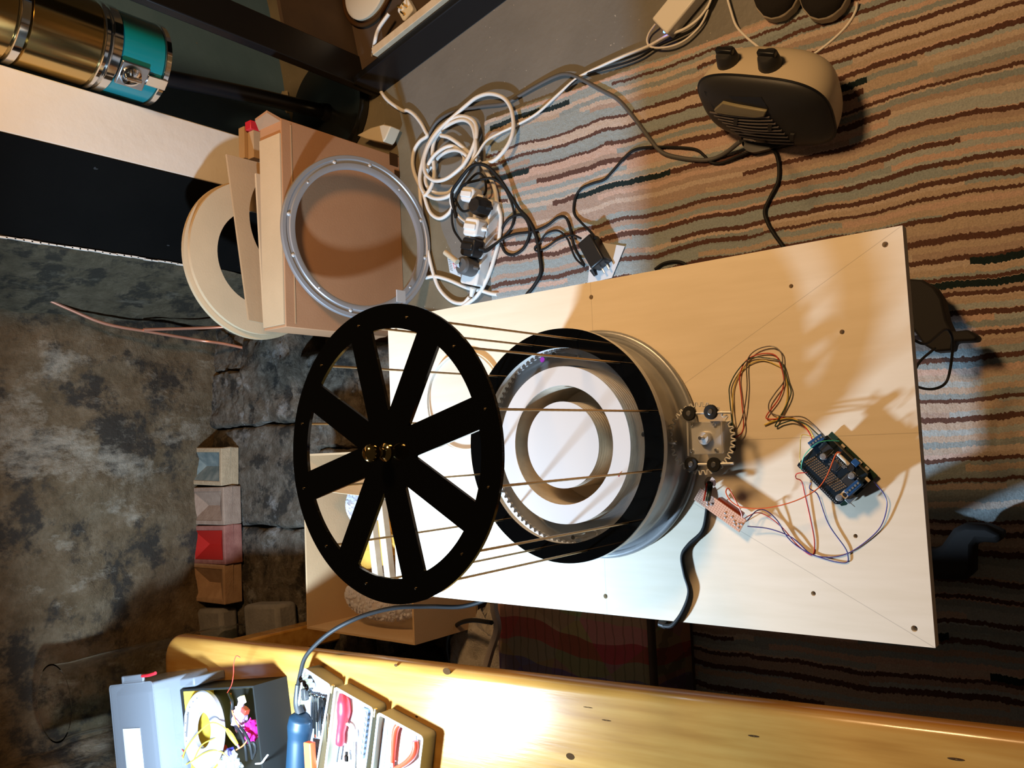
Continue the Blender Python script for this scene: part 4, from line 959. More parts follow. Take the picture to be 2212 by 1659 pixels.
# ------------------------------------------------------------------ cartons and rings against the chimney breast
ctn = thing('flat_carton', 'large flat brown carton standing behind the silver ring', 'carton', (.555, 1.66, 0))
cX0, cX1, cY, cT = .304, .808, 1.635, .390
obj('body', MB().box(((cX0 + cX1) / 2, cY + .0425, cT / 2), (cX1 - cX0, .085, cT)), 'cardboard_brown', ctn, bevel=.002)
obj('top_flap', MB().box(((cX0 + cX1) / 2 - .015, cY + .0415, cT + .002), (cX1 - cX0 - .045, .080, .004)), 'cardboard_light', ctn)  # lighter card: the brighter light on the upward face is put into the colour
obj('end_flap', MB().hexa([(cX1 - .008, cY + .002, cT - .002), (cX1, cY + .002, cT - .002), (cX1, cY + .09, cT - .002), (cX1 - .008, cY + .09, cT - .002)], [(cX1 + .004, cY + .006, cT + .035), (cX1 + .010, cY + .006, cT + .035), (cX1 + .006, cY + .06, cT + .03), (cX1, cY + .06, cT + .03)]), 'cardboard_brown', ctn)
obj('tape', MB().box(((cX0 + cX1) / 2, cY - .0006, cT - .028), (cX1 - cX0 - .02, .0012, .003)), 'cardboard', ctn)
for x, y, w, hgt in ((850, 345, .035, .030), (876, 352, .028, .030), (860, 378, .022, .028), (880, 385, .018, .024)):
    p = atY(x, y, cY); obj('print', MB().box((p.x, cY - .0006, p.z), (w, .001, hgt)), 'knot', ctn)

def holed(pts, holes_, y0, y1):      # upright sheet in the x-z plane
    m = MB().plate(pts, holes_, 0, y1 - y0); m.v = [(p[0], y0 + p[2], p[1]) for p in m.v]; m.f = [f[::-1] for f in m.f]; return m
sheet = [(.30, .0), (.742, .0), (.735, .455), (.335, .402)]
Wl = lambda a, yb: T((0, yb, 0)) @ Matrix.Rotation(a, 4, 'X') @ T((0, -yb, 0))
tag(obj('cardboard_sheet', holed(sheet, [circle(.598, .245, .150, 64)], 1.762, 1.768), 'cardboard', smo=20), 'tall cardboard sheet with a big round hole, behind the flat carton', 'cardboard sheet')
tag(obj('cardboard_sheet', holed([(.33, 0), (.70, 0), (.70, .385), (.33, .37)], [], 1.745, 1.751), 'cardboard_light', smo=20), 'plain cardboard sheet seen through the round hole of the taller one', 'cardboard sheet')
for k, (dy, r0, r1, lab) in enumerate(((0, .122, .196, 'front'), (.014, .130, .204, 'rear'))):
    tag(obj('cardboard_ring', holed(circle(.512 - .004 * k, .318, r1, 80), [circle(.512 - .004 * k, .318, r0, 64)], 1.832 + dy, 1.842 + dy), 'cardboard_light', smo=20), lab + 'most of the two cardboard rings leaning by the black fireplace cheek', 'cardboard ring', 'cardboard rings by the fireplace')
for (a, b_, y0, lab) in (((527, 272), (545, 345), 1.80, 'narrow brown box tucked behind the cardboard sheet, nearest the white jamb'), ((547, 280), (568, 345), 1.775, 'brown box with a red edge tucked behind the cardboard sheet')):
    p = atY(*a, y0); q = atY(*b_, y0)
    tag(obj('slim_box', MB().box(((p.x + q.x) / 2, y0 + .012, p.z / 2), (abs(p.x - q.x), .024, p.z)), 'cardboard', bevel=.001), lab, 'box', 'slim boxes behind the carton')
p = atY(546, 264, 1.772); q = atY(570, 281, 1.772)
tag(obj('red_tape_roll', MB().box(((p.x + q.x) / 2, 1.786, q.z + .02), (abs(p.x - q.x) + .012, .024, .036)), 'red_plastic', bevel=.002), 'small red block on the slim boxes behind the flat carton', 'block')

# silver ring leaning on the carton
sr = thing('silver_ring', 'grey metal flange ring with small bolts leaning against the flat carton', 'ring', (.538, 1.53, 0))
rc = V((.5383, 1.575, .2045)); th = .237
nn = V((0, -cos(th), sin(th))); e1 = V((1, 0, 0)); e2 = nn.cross(e1) * -1
e2 = V((0, sin(th), cos(th)))
Wr = Matrix(((1, e2[0], nn[0], rc[0]), (0, e2[1], nn[1], rc[1]), (0, e2[2], nn[2], rc[2]), (0, 0, 0, 1)))
prof = [(.172, -.010), (.2045, -.010), (.2060, -.008), (.2060, .001), (.2045, .003), (.196, .003), (.194, .0005), (.187, .0005), (.185, .003), (.176, .003), (.172, .001)]
obj('flange', MB().lathe(prof, (0, 0, 0), 128, closed=True), 'ring_steel', sr, Wr, smo=40)
bolt = None
for i in range(12):
    a = radians(20 + 30 * i); big = i % 3 != 1
    m = MB().lathe([(.0003, .0035), (.0030, .003), (.0045, .0015), (.0045, 0)], (0, 0, 0), 12)
    W_ = Wr @ T((.1905 * cos(a), .1905 * sin(a), .0005)) if big else Wr @ T((.180 * cos(a), .180 * sin(a), .0028)) @ Matrix.Scale(.6, 4)
    if bolt is None: bolt = obj('bolt', m, 'label_white', sr, W_)
    else: dup(bolt, sr, W_)
# little paper tag inside the ring
tag(obj('paper_tag', MB().box(atY(866, 640, 1.52), (.03, .002, .03)), 'label_white'), 'small white paper tag at the lower edge of the silver ring', 'tag')
# cream plastic wedge
w0 = [at(x, y, .05) for x, y in ((770, 292), (800, 276), (828, 268), (844, 272), (832, 300), (826, 308), (790, 300))]
tag(obj('plastic_wedge', MB().prism([(p.x, p.y) for p in w0], .012, .05), 'cream_plastic', bevel=.003), 'cream quarter-round plastic wedge behind the flat carton', 'wedge')

# ------------------------------------------------------------------ standing lamp in the alcove
lx, ly = .962, 1.90
sl = thing('canister_stand', 'gold and teal canister on a black post with round base, in the alcove', 'stand', (lx, ly, 0))
obj('base', MB().lathe([(.0005, .03), (.03, .03), (.05, .024), (.11, .020), (.14, .030), (.152, .034), (.156, .028), (.156, .004), (.150, 0), (.0005, 0)], (1.012, ly, 0), 64), 'dark_dish', sl, smo=50)
obj('hub', MB().cyl((1.0, ly, .025), (1.0, ly, .055), .028, .022, 24), 'black_plastic', sl)
zb = .565
obj('post', MB().tube([(1.0, ly, .04), (lx + .005, ly - .015, .3), (lx - .025, ly, zb + .01)], .021, 14, 4), 'black_wood', sl, smo=60)
R1 = .100
def band(z0, z1, r, m, nm, k=.006):
    return obj(nm, MB().lathe([(.001, z0), (r - k, z0), (r, z0 + k * .7), (r, z1 - k * .7), (r - k, z1), (.001, z1)], (lx, ly, 0), 56), m, sl, smo=40)
band(zb, zb + .020, R1 * .98, 'chrome', 'chrome_band'); band(zb + .020, zb + .118, R1 * .955, 'teal_enamel', 'teal_band', .001); band(zb + .118, zb + .145, R1 * .99, 'chrome', 'chrome_band')
band(zb + .145, zb + .165, R1 * 1.0, 'chrome', 'chrome_band', .009); band(zb + .165, zb + .31, R1 * .97, 'gold', 'gold_band', .001); band(zb + .31, zb + .34, R1 * 1.0, 'chrome', 'chrome_band', .01); band(zb + .34, zb + .6, R1 * .97, 'gold', 'gold_band', .001)
dirc = V((-lx, -ly, 0)).normalized() @ Matrix.Rotation(.35, 3, 'Z'); dirc = V((dirc[0], dirc[1], 0))
Fl = frame(V((lx, ly, zb + .075)) + dirc * (R1 * .96), V((0, 0, 1)).cross(dirc), V((0, 0, 1)))
ltc = obj('latch', MB().box((0, .012, .004), (.058, .066, .010)), 'steel', sl, Fl, bevel=.003)
obj('latch_lever', MB().lathe([(.0005, .016), (.012, .015), (.022, .010), (.024, .004), (.024, 0)], (0, .018, .008), 24), 'chrome', ltc, Fl)
obj('latch_bar', MB().box((0, .018, .026), (.010, .040, .010)), 'chrome', ltc, Fl, bevel=.003)
obj('latch_tab', MB().box((.002, -.045, .006), (.026, .050, .006)), 'chrome', ltc, Fl, bevel=.002)

# crumbling plaster along the foot of the alcove wall
for i, (x, y, s, lab) in enumerate(((640, 72, .03, 'largest pale plaster crumb by the black shelf'), (612, 225, .035, 'plaster crumb nearest the black post'), (596, 190, .022, 'small plaster crumb at the foot of the alcove wall'), (660, 100, .018, 'tiny plaster crumb beside the largest one'), (578, 120, .02, 'flake of plaster highest up the alcove floor'))):
    p = at(x, y, s * .4); crumple('plaster_crumb', lab, 'crumb', p, s, s * .8, s * .45, 'plaster_chip', i * 3.3, .6, 14)['group'] = 'plaster crumbs in the alcove'

# ------------------------------------------------------------------ black shelf unit
A = at(812, 212, 0); B = at(1095, 0, 0); ed = (B - A); ed.z = 0; ed.normalize(); en = V((-ed.y, ed.x, 0))
if en.x < 0: en = -en
Wsh = frame(A, ed, en)        # x towards the camera, y into the unit
if Wsh.col[2].z < 0: Wsh = Matrix(((ed.x, en.x, 0, A.x), (ed.y, en.y, 0, A.y), (0, 0, 1, 0), (0, 0, 0, 1)))
su = thing('black_shelf', 'black wooden shelf unit on the grey floor, its corner post and low rail in view', 'shelf', A)
obj('post', MB().box((.012, .05, .45), (.024, .10, .90)), 'black_wood', su, Wsh, bevel=.003)
obj('post', MB().box((1.1, .05, .15), (.024, .10, .30)), 'black_wood', su, Wsh, bevel=.003)
obj('rail', MB().box((.55, .010, .05), (1.08, .020, .10)), 'black_wood', su, Wsh, bevel=.003)
obj('bottom_board', MB().box((.55, .26, .05), (1.06, .48, .018)), 'brown_inside', su, Wsh)
obj('back_panel', MB().box((.55, .50, .15), (1.1, .012, .30)), 'brown_inside', su, Wsh)
obj('end_panel', MB().box((.006, .30, .15), (.012, .40, .30)), 'brown_inside', su, Wsh)
tag(obj('loose_plank', MB().box((.57, .035, .087), (.90, .022, .05)), 'pale_wood', W=Wsh, bevel=.0015), 'pale wooden plank lying behind the rail of the black shelf', 'plank')
pt_ = at(878, 22, .075)
pg = thing('mains_plug', 'white mains plug lying pins-up on the black shelf', 'plug', pt_)
Wp = T(pt_) @ Matrix.Rotation(.5, 4, 'Z')
obj('body', MB().prism(rrect(.024, .022, .009, 5), -.012, .006), 'white_plastic', pg, Wp, bevel=.003)
for x, y in ((.011, .006), (-.011, .006), (0, -.010)): obj('pin', MB().box((x, y, .014), (.006, .004, .016)), 'brass', pg, Wp)
p = at(790, 2, .075); tag(obj('round_tin', MB().lathe([(.0005, .02), (.075, .02), (.08, .016), (.08, 0), (.0005, 0)], (p.x + .03, p.y, .062), 48), 'cream_plastic', smo=40), 'round cream lid on the black shelf, cut by the picture edge', 'lid')
tag(obj('dark_hoop', MB().lathe([(.098 + .006 * cos(t), .008 + .006 * sin(t)) for t in [2 * pi * i / 10 for i in range(10)]], (p.x + .035, p.y - .005, .062), 48, closed=True), 'knot', smo=60), 'dark brown hoop around the cream lid on the shelf', 'hoop')

# ------------------------------------------------------------------ extension lead, power strip and plugs
ps = thing('power_strip', 'white multi-socket power strip beside the rug edge', 'power strip', at(1040, 525, 0))
PZ = .046
a0 = at(1064, 431, PZ); a1 = at(1034, 424, PZ); b0 = at(1028, 618, PZ)
Wps = frame(a0, (b0 - a0), (a1 - a0)); Lp = (b0 - a0).length; Wd = .056
up = Wps.col[2].z > 0; s_ = 1 if up else -1
zr = (-PZ + .008, 0) if up else (0, PZ - .008)
obj('housing', MB().prism(rrect(Lp / 2, Wd / 2, .006, 4, (Lp / 2, Wd / 2)), *zr), 'white_plastic', ps, Wps, bevel=.004)
for i in range(5):
    obj('socket_face', MB().prism(rrect(.021, .021, .004, 3, (Lp * (i + .5) / 5, Wd / 2)), *((0, .0008) if up else (-.0008, 0))), 'white_plastic', ps, Wps)
obj('cord_grip', MB().tube([at(1022, 622, .03), at(1018, 640, .025)], lambda t: .008 - .003 * t, 10, 0), 'white_rubber', ps)
def plug(kind, px, m, label, yaw, size=(.046, .044, .042)):
    p = at(*px, PZ + .02); t_ = thing('mains_plug', label, 'plug', p, 'plugs in the power strip')
    W_ = T(p) @ Wps.to_3x3().to_4x4() @ Matrix.Rotation(yaw, 4, 'Z'); k = s_
    if kind == 'round':
        obj('body', MB().lathe([(.0005, .022 * k), (.017, .022 * k), (.022, .016 * k), (.024, -.019 * k), (.0005, -.019 * k)], (0, 0, 0), 8 if m == 'black_plastic' else 28), m, t_, W_, smo=35)
    else:
        obj('body', MB().prism(rrect(size[0] / 2, size[1] / 2, .009, 4), *((-.019, .018) if up else (-.018, .019))), m, t_, W_, bevel=.005)
        obj('finger_rib', MB().box((0, 0, .019 * k), (.016, size[1] * .85, .008)), m, t_, W_, bevel=.003)
    obj('cord_sleeve', MB().tube([W_ @ V((0, -.018, -.004 * k)), W_ @ V((0, -.036, -.006 * k))], lambda t: .006 - .002 * t, 8, 0), m, t_)
    return t_
plug('square', (1018, 422), 'white_plastic', 'small white plug at the coil end of the power strip', 0, (.036, .040, 0))
plug('round', (1036, 446), 'black_plastic', 'faceted round black plug second from the coil end of the power strip', 0)
plug('square', (1026, 492), 'white_plastic', 'white plug in the middle of the power strip', 0)
plug('square', (1020, 535), 'black_plastic', 'square black plug below the middle white one on the power strip', 0)
gp = plug('round', (1008, 575), 'grey_rubber', 'round grey plug with a paper tag at the board end of the power strip', 0)
tp_ = [at(x, y, z) for x, y, z in ((966, 552, .10), (990, 562, .10), (988, 594, .075), (962, 582, .075))]
lt = thing('warning_tag', 'white warning tag with red triangle hanging from the grey plug', 'tag', tp_[0])
Ft = frame(tp_[0], tp_[1] - tp_[0], tp_[3] - tp_[0]); tw, tl = (tp_[1] - tp_[0]).length, (tp_[3] - tp_[0]).length
obj('paper', MB().box((tw / 2, tl / 2, 0), (tw, tl, .0008)), 'label_white', lt, Ft)
sgn = -1 if Ft.col[2].z < 0 else 1
tri = [V((tw * .45, tl * .30, .0007 * sgn)), V((tw * .80, tl * .38, .0007 * sgn)), V((tw * .55, tl * .62, .0007 * sgn)), V((tw * .45, tl * .30, .0007 * sgn))]
obj('triangle', MB().tube(tri, .0008, 4, 0), 'red_ink', lt, Ft)
tx = MB()
for i in range(7):
    tx.box((tw * .2, tl * (.2 + .1 * i), .0006 * sgn), (tw * .28, tl * .025, .0004)); tx.box((tw * .85, tl * (.45 + .07 * i), .0006 * sgn), (tw * .2, tl * .02, .0004))
obj('text_lines', tx, 'ink', lt, Ft)
obj('cord_roll', MB().cyl(at(962, 545, .105), at(988, 566, .105), .007, seg=12), 'cream_plastic', lt)

def c3c(pts, z, ox=880, oy=200, s=6.9125):
    return [at(ox + x / s, oy + y / s, z(i / (len(pts) - 1)) if callable(z) else z) for i, (x, y) in enumerate(pts)]
def lay(z0, amp, k=5.0, ph=0): return lambda t: z0 + amp * (.5 + .5 * sin(k * t * 2 * pi + ph))
el = thing('extension_lead', 'thick white extension lead coiled in loops beside the power strip', 'cable', at(960, 330, 0))
p1 = [at(803, 140, .02), at(815, 182, .008), at(835, 214, .008), at(868, 238, .008)]
path = c3c([(0, 265), (100, 330), (200, 450), (270, 580), (295, 650), (190, 725), (105, 860), (78, 1040), (105, 1200), (165, 1350), (225, 1470)], lay(.008, .006)) 
obj('cord', MB().tube([at(840, 30, .10), at(818, 62, .105), at(810, 90, .11), at(806, 118, .06)] + p1 + path + [at(x, y, .008) for x, y in ((918, 430), (930, 460), (950, 472), (970, 460), (980, 440))], .0052, 8, 5), 'white_rubber', el, smo=60)
loop = [(1130, 1060), (1300, 1010), (1450, 860), (1550, 680), (1585, 480), (1545, 230), (1430, 75), (1230, 18), (1040, 70), (880, 190), (720, 330), (560, 470), (400, 650), (290, 850), (245, 1050), (280, 1220), (400, 1312), (560, 1295), (720, 1190), (860, 1050), (970, 840), (1035, 620), (1010, 450), (900, 370), (760, 360), (610, 430), (440, 570), (310, 780), (225, 1040), (185, 1290), (240, 1480), (400, 1578), (570, 1565), (690, 1480), (800, 1300), (950, 1060), (1020, 840), (1000, 600), (950, 470), (850, 410), (720, 430), (560, 520), (420, 680), (375, 880), (395, 1080), (400, 1240), (370, 1370), (300, 1500), (250, 1540)]
obj('cord', MB().tube(c3c(loop, lay(.012, .034, 3.0, 1.2)), .0052, 8, 5), 'white_rubber', el, smo=60)
loop2 = [(500, 640), (620, 670), (760, 760), (900, 880), (1010, 970), (1100, 1060), (1180, 1180), (1270, 1340), (1320, 1500), (1340, 1640)]
obj('cord', MB().tube(c3c(loop2, lay(.014, .012, 1.5)) + [at(x, y, z) for x, y, z in ((1082, 470, .018), (1078, 517, .018), (1070, 550, .018), (1060, 583, .018), (1046, 615, .016), (1028, 642, .012), (1000, 662, .01))], .0052, 8, 5), 'white_rubber', el, smo=60)
loop3 = [(290, 1180), (320, 1060), (420, 920), (560, 820), (680, 800), (800, 880), (850, 980), (830, 1100), (870, 1120), (900, 1000), (860, 920), (740, 860), (600, 880), (470, 960), (390, 1080), (310, 1160), (270, 1290), (310, 1420), (430, 1500), (600, 1500), (690, 1420)]
obj('cord', MB().tube(c3c(loop3, lay(.010, .02, 2.5)), .0050, 8, 5), 'white_rubber', el, smo=60)
obj('cord', MB().tube([at(x, y, z) for x, y, z in ((920, 600, .01), (940, 597, .01), (970, 605, .01), (1010, 622, .012), (1040, 628, .01), (1060, 634, .012), (1075, 636, .014))], .0050, 8, 5), 'white_rubber', el, smo=60)
obj('cord', MB().tube([at(x, y, .010) for x, y in ((906, 400), (912, 470), (922, 530), (936, 590), (950, 625), (975, 650), (1000, 655), (1014, 642))], .0050, 8, 5), 'white_rubber', el, smo=60)

wire('charger_cable', 'thin white cable from the middle plug past the coil to the white charger', 'cable', [at(x, y, z) for x, y, z in ((1012, 484, .06), (992, 468, .04), (974, 440, .04), (978, 415, .05), (995, 385, .055), (1012, 360, .05), (1030, 335, .045), (1050, 305, .035), (1078, 288, .022), (1112, 272, .02), (1160, 245, .02), (1210, 200, .015), (1248, 168, .012), (1300, 142, .012), (1350, 120, .012), (1400, 100, .012), (1440, 78, .012), (1480, 62, .014), (1510, 40, .012), (1532, 10, .012), (1540, -15, .012))], .0034, 'white_rubber', 8)
wire('charger_lead', 'slim white lead looping out of the end of the white charger', 'cable', [at(x, y, z) for x, y, z in ((1416, 52, .02), (1402, 72, .012), (1398, 90, .010), (1408, 102, .012), (1440, 102, .016), (1475, 90, .014), (1505, 65, .012), (1522, 40, .012), (1535, 5, .012))], .0024, 'white_rubber', 8)
gg = 'grey cables along the rug edge'
wire('grey_cable', 'dark grey cable arching from the coil over the bare floor to the heater', 'cable', [at(x, y, z) for x, y, z in ((925, 292, .006), (945, 262, .006), (980, 242, .006), (1040, 230, .006), (1090, 224, .006), (1120, 208, .006), (1160, 185, .008), (1200, 165, .01), (1225, 160, .012), (1250, 168, .014), (1300, 195, .016), (1335, 215, .016), (1370, 255, .016), (1400, 295, .016), (1425, 325, .016), (1455, 338, .016), (1520, 346, .016), (1560, 335, .018), (1600, 305, .04))], .0046, 'grey_rubber', 8, group=gg)
wire('grey_cable', 'thin dark cable lying along the rug edge by the white charger', 'cable', [at(x, y, .012) for x, y in ((1220, 196), (1238, 178), (1262, 160), (1300, 150), (1350, 136), (1385, 122), (1420, 100), (1470, 78), (1500, 60), (1530, 20), (1545, -10))], .0026, 'black_rubber', 6, group=gg)
gb = 'black cables by the power strip'
wire('black_cable', 'long black cable from the power strip coil sweeping under the plywood board', 'cable', [at(x, y, z) for x, y, z in ((985, 470, .05), (976, 420, .05), (992, 390, .06), (1020, 358, .06), (1050, 358, .055), (1078, 385, .04), (1100, 418, .03), (1120, 450, .022), (1140, 472, .02), (1158, 510, .018), (1166, 555, .018), (1168, 590, .018), (1152, 620, .016), (1135, 640, .016))], .0044, 'black_rubber', 8, group=gb)
wire('black_cable', 'black cable looped on the rug from the faceted plug to the black adapter', 'cable', [at(x, y, z) for x, y, z in ((1020, 452, .05), (1000, 456, .035), (988, 440, .035), (985, 425, .04), (1000, 400, .05), (1030, 390, .055), (1060, 385, .05), (1085, 400, .035), (1102, 430, .025), (1110, 460, .02), (1105, 490, .018), (1085, 515, .02), (1050, 540, .045), (1044, 544, .048), (1056, 540, .04), (1080, 520, .024), (1110, 506, .02), (1150, 500, .018), (1180, 488, .018), (1205, 470, .018), (1222, 470, .018), (1232, 495, .018), (1240, 530, .02), (1252, 555, .03), (1262, 572, .035))], .0032, 'black_rubber', 8, group=gb)
wire('black_cable', 'black cable ring lying on the rug beside the power strip', 'cable', [at(x, y, z) for x, y, z in ((1080, 520, .016), (1084, 495, .016), (1100, 472, .018), (1125, 464, .02), (1140, 480, .02), (1144, 505, .018), (1132, 535, .016), (1110, 550, .016), (1092, 545, .016), (1081, 525, .022))], .0036, 'black_rubber', 8, group=gb)
wire('black_cable', 'black cable from the square plug curving back towards the white coil', 'cable', [at(x, y, z) for x, y, z in ((1004, 530, .05), (992, 515, .03), (980, 495, .02), (976, 465, .02), (982, 430, .03), (1000, 405, .045), (1030, 375, .05), (1046, 385, .05), (1050, 410, .04), (1044, 425, .03))], .0030, 'black_rubber', 8, group=gb)
wire('black_cable', 'wavy black cable from the black adapter up the rug to the heater', 'cable', [at(x, y, z) for x, y, z in ((1286, 515, .05), (1275, 500, .03), (1255, 480, .018), (1240, 460, .016), (1242, 430, .016), (1255, 408, .016), (1280, 396, .016), (1305, 388, .016), (1325, 368, .016), (1345, 345, .016), (1368, 325, .016), (1400, 318, .016), (1450, 318, .016), (1500, 322, .016), (1520, 335, .016), (1535, 350, .016), (1560, 352, .016), (1600, 335, .02), (1640, 318, .02))], .0030, 'black_rubber', 8, group=gb)
wire('black_cable', 'thin kinked black cable bundled beside the black adapter', 'cable', [at(x, y, z) for x, y, z in ((1262, 575, .035), (1245, 560, .02), (1235, 540, .018), (1225, 515, .018), (1205, 498, .018), (1180, 505, .018), (1165, 525, .018), (1155, 535, .016), (1160, 542, .016), (1180, 535, .018), (1205, 518, .02), (1235, 508, .025), (1255, 515, .035))], .0024, 'black_rubber', 8, group=gb)
wire('heater_cable', 'black mains cable from the heater down the rug and under the board', 'cable', [at(x, y, z) for x, y, z in ((1668, 322, .02), (1678, 335, .018), (1683, 365, .016), (1680, 395, .016), (1665, 425, .016), (1652, 455, .016), (1658, 480, .016), (1672, 505, .016), (1690, 530, .016), (1705, 555, .016))], .0040, 'black_rubber', 8)
wire('black_cable', 'short black cable peeping out under the upper edge of the plywood board', 'cable', [at(x, y, .016) for x, y in ((1415, 582), (1432, 570), (1455, 565), (1475, 568), (1490, 580))], .0034, 'black_rubber', 8, group=gb)

# black adapter on a sheet of paper
pp = [at(x, y, .0155) for x, y in ((1278, 520), (1350, 532), (1322, 600), (1270, 612))]
tag(obj('paper_sheet', MB().prism([(p.x, p.y) for p in pp], .0150, .0162), 'paper'), 'white sheet of paper half under the plywood board, beneath the black adapter', 'paper')
a = at(1246, 527, .055); b_ = at(1278, 516, .055); c_ = at(1276, 582, .055); Wa = frame(a, c_ - a, b_ - a); la, wa = (c_ - a).length, (b_ - a).length
ad = thing('power_adapter', 'black block power adapter on the white paper by the board', 'adapter', at(1275, 560, .016))
upa = Wa.col[2].z > 0
obj('block', MB().box((la / 2, wa / 2, (-.019 if upa else .019)), (la, wa, .038)), 'black_plastic', ad, Wa, bevel=.004)
obj('cable_boss', MB().cyl(Wa @ V((la * .9, -.004, -.019 if upa else .019)), Wa @ V((la * 1.12, -.006, -.022 if upa else .022)), .008, .005, 10), 'black_plastic', ad)
for k in (.35, .7): obj('pin', MB().cyl(Wa @ V((la, wa * k, -.025 if upa else .025)), Wa @ V((la + .016, wa * k, -.025 if upa else .025)), .0024, seg=8), 'tin', ad)

# white laptop charger with blue light
q0 = at(1407, 40, .034); q1 = at(1490, -62, .034); q2 = at(1426, 52, .034)
Wc = frame(q0, q1 - q0, q2 - q0); upc = Wc.col[2].z > 0; k = 1 if upc else -1
lc_ = thing('laptop_charger', 'white laptop charger brick with a blue light on the grey floor', 'charger', at(1440, 40, 0))
obj('brick', MB().box((.07, .028, -.016 * k), (.14, .056, .032)), 'white_plastic', lc_, Wc, bevel=.004)
obj('indicator_light', MB().sphere(Wc @ V((-.0005, .040, -.012 * k)), .0032, 10), 'led', lc_)

# ------------------------------------------------------------------ sneakers
def shoe(tip, heel_dx, label):
    p = at(*tip, .02); d = (at(tip[0] - 14, tip[1], 0) - at(tip[0] + 14, tip[1] + 110, 0)); d.z = 0; d.normalize()    # from the toe towards the heel
    W_ = frame(V((p.x, p.y, 0)), d, V((0, 0, 1)).cross(d)); t_ = thing('sneaker', label, 'shoe', (p.x, p.y, 0), 'pair of slip-on shoes')
    prof_w = [(0, .004), (.006, .022), (.018, .035), (.04, .044), (.08, .047), (.13, .041), (.19, .035), (.24, .034), (.265, .026), (.275, .008)]
    out_ = [(x, w) for x, w in prof_w] + [(x, -w) for x, w in prof_w[::-1]]
    obj('sole', MB().prism(out_, .012, .038), 'shoe_sole', t_, W_, bevel=.004)
    n = 14; hts = [.036, .047, .055, .062, .070, .082, .090, .092, .088, .08]
    vs_ = []
    for (x, w), hh in zip(prof_w, hts):
        for i in range(n + 1):
            a = pi * i / n; vs_.append((x + .002, w * .96 * cos(a), .036 + (hh - .036) * sin(a) ** .8))
    f = [(j * (n + 1) + i, j * (n + 1) + i + 1, (j + 1) * (n + 1) + i + 1, (j + 1) * (n + 1) + i) for j in range(len(prof_w) - 1) for i in range(n)]
    obj('upper', MB().add(vs_, f), 'shoe_black', t_, W_, smo=60)
shoe((1697, 42), 0, 'black slip-on shoe with pale sole, nearer the white charger')
shoe((1800, 44), 0, 'black slip-on shoe with pale sole, nearer the right picture edge')

# ------------------------------------------------------------------ fan heater
hc = V((.606, .566, .104))
e1 = V((-.38, -.925, 0)).normalized()          # long axis
hh_ = V((e1.y, -e1.x, 0)); 
if hh_.x > 0: hh_ = -hh_
e2 = (hh_ * cos(radians(24)) + V((0, 0, 1)) * sin(radians(24))).normalized()   # front
e3 = e1.cross(e2)
if e3.z < 0: e3 = -e3
Wh = Matrix(((e1[0], e2[0], e3[0], hc[0]), (e1[1], e2[1], e3[1], hc[1]), (e1[2], e2[2], e3[2], hc[2]), (0, 0, 0, 1)))
fh = thing('fan_heater', 'cream fan heater with dark grey front grille and two dark knobs, on the rug', 'heater', (hc.x, hc.y, 0))
AX, BF, BK, CZ = .132, .030, .100, .088
def sp(u, v, k=1.0):      # closed body: u around the long outline, v from rim to pole, front v>0
    ex_ = .64; cu, su_ = cos(u), sin(u)
    x = AX * math.copysign(abs(cu) ** ex_, cu); z = CZ * math.copysign(abs(su_) ** ex_, su_)
    if v >= 0: r = cos(v); y = BF * sin(v)
    else: r = cos(v * .92) ** .55; y = BK * sin(v)
    return V((x * r * k, y * k, z * r * k))
def hgrid(v0, v1, nu=64, nv=16, k=1.0):
    m = MB(); vs_ = [sp(2 * pi * i / nu, v0 + (v1 - v0) * j / nv, k) for j in range(nv + 1) for i in range(nu)]
    return m.add(vs_, [(j * nu + i, j * nu + (i + 1) % nu, (j + 1) * nu + (i + 1) % nu, (j + 1) * nu + i) for j in range(nv) for i in range(nu)])
obj('front_panel', hgrid(0.0, pi / 2, nv=20), 'dark_plastic', fh, Wh, smo=60)
obj('housing', hgrid(0.0, -pi / 2, nv=20), 'cream_plastic', fh, Wh, smo=60)
rimp = [sp(2 * pi * i / 64, .02, 1.004) for i in range(65)]
obj('seam', MB().tube(rimp, .0022, 6, 0), 'black_plastic', fh, Wh, smo=60)
def fy(x, z):             # front surface height at (x, z)
    t_ = min(.999, (abs(x / AX) ** (2 / .64) + abs(z / CZ) ** (2 / .64)) ** (.64 / 2)); return BF * sqrt(1 - t_ * t_)
def hloc(x, y):           # image point -> front surface point
    r = ray(x, y); Wi = Wh.inverted(); o_ = Wi @ CAM; d_ = Wi.to_3x3() @ r
    best = None
    for i in range(4000):
        tt = .6 + i * .0004; q = o_ + d_ * (tt / d_.length * 1.0) * 1.0
        q = o_ + d_.normalized() * (1.1 + i * .00025)
        if q.y < 0 and abs(q.x) < AX and best is None and i > 0 and False: break
        if abs(q.x) < AX and abs(q.z) < CZ and q.y <= fy(q.x, q.z) and q.y > -.02: return q
    return o_ + d_.normalized() * 1.6
def h1(x, y): return hloc(1480 + x / 5.821, 80 + y / 5.821)
hp_ = [h1(*q) for q in ((240, 680), (600, 740), (960, 750), (1050, 900), (1000, 985), (640, 965), (360, 900))]
def onf(pts, th, m, nm, parent=fh, bevel=0):
    t0 = [p + V((0, th, 0)) for p in pts]; b0_ = [p - V((0, .006, 0)) for p in pts]
    return obj(nm, MB().hexa(b0_, t0), m, parent, Wh, bevel=bevel)
onf(hp_, .0012, 'black_plastic', 'handle_recess_shade')  # raised black slab; the hollow's shade is put into its colour
onf([h1(*q) for q in ((480, 800), (700, 850), (940, 890), (1040, 905), (1010, 975), (900, 990), (640, 965), (400, 930), (375, 890))], .006, 'olive_plastic', 'handle', bevel=.002)
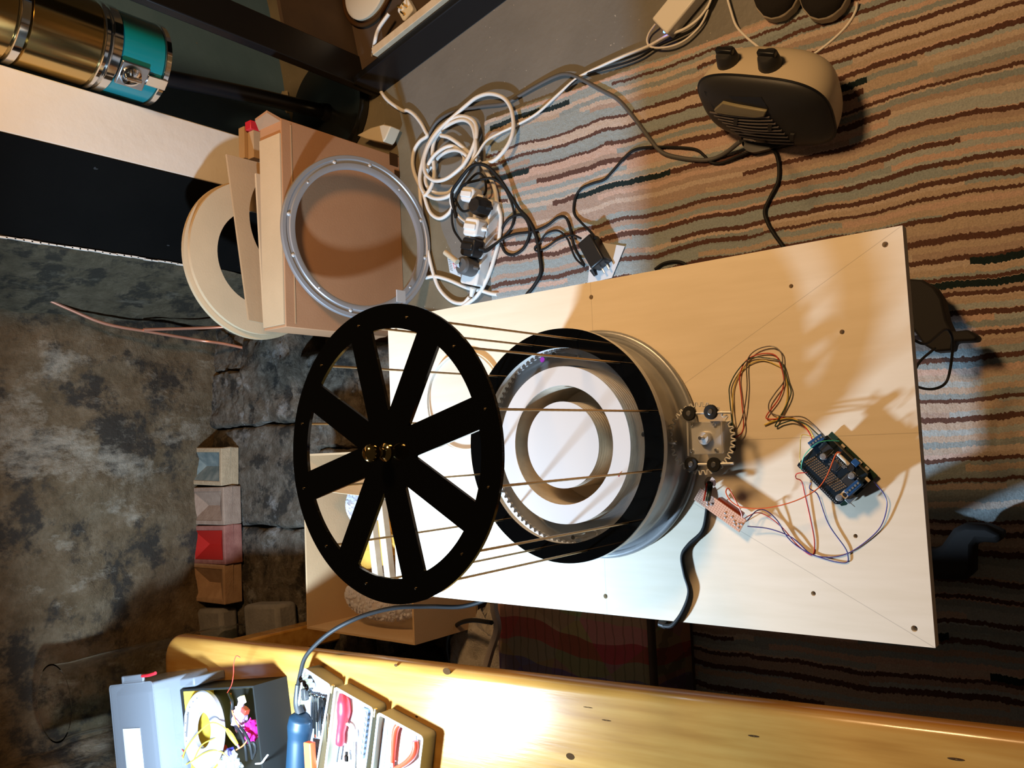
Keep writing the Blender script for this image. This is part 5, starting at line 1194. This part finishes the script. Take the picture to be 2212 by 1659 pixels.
for k_ in range(9):
    y0 = 935 + k_ * 42; x0 = 320 + k_ * 52; x1 = 1070 + k_ * 38
    pts = [h1(x0 + (x1 - x0) * t, y0 + 60 * t + 26 * sin(pi * t) * (1 if k_ < 5 else .5)) + V((0, .002, 0)) for t in [i / 7 for i in range(8)]]
    obj('slat', MB().tube(pts, .0019, 5, 3), 'grey_wire', fh, Wh, smo=60)
onf([h1(*q) for q in ((340, 930), (640, 985), (1100, 1060), (1400, 1200), (1380, 1330), (1000, 1300), (700, 1200), (480, 1080))], -.001, 'black_plastic', 'grille_back')
for x, y in ((645, 1050), (1075, 1120), (1350, 1250)):
    onf([h1(x - 22, y - 45), h1(x + 28, y - 40), h1(x + 18, y + 42), h1(x - 30, y + 30)], .004, 'dark_plastic', 'grille_clip')
obj('badge', MB().sphere(h1(800, 1200), .010, 12, (1.6, .3, .6)), 'grey_rubber', fh, Wh)
def housing_point(x, y):
    r = ray(x, y).normalized(); Wi = Wh.inverted(); o_ = Wi @ CAM; d_ = Wi.to_3x3() @ r
    for i in range(5000):
        q = o_ + d_ * (1.0 + i * .0002)
        if q.y <= 0 and q.y > -BK:
            v = math.asin(-q.y / BK); r_ = max(.05, cos(v * .92) ** .55)
            if (abs(q.x / (AX * r_)) ** (2 / .64) + abs(q.z / (CZ * r_)) ** (2 / .64)) <= 1: return q
    return None
for x, y in ((1574, 118), (1664, 124)):
    q = housing_point(x, y + 16)
    if q is None: q = V((0, -.04, CZ))
    kz = V((0, 0, 1)); kn_ = obj('knob', MB().lathe([(.0005, .026), (.014, .026), (.018, .022), (.0215, 0), (.0215, -.012), (.0005, -.012)], q, 20), 'dark_plastic', fh, Wh, smo=40)
    obj('knob_rib', MB().box(q + V((0, 0, .028)), (.034, .010, .012)), 'black_plastic', kn_, Wh, bevel=.002)
obj('base_plate', MB().prism(rrect(.045, .075, .03, 5, (hc.x - .005, hc.y + .005)), .013, .030), 'black_plastic', fh)
wire('white_cable', 'slim white cable passing behind the cream heater past the shoes', 'cable', [at(x, y, z) for x, y, z in ((1570, -8, .012), (1578, 20, .012), (1590, 55, .012), (1610, 78, .012), (1630, 95, .014), (1660, 116, .02), (1700, 122, .016), (1740, 124, .014), (1765, 112, .012), (1800, 85, .012), (1830, 55, .012), (1848, 25, .014), (1852, 5, .02))], .0026, 'white_rubber', 8)
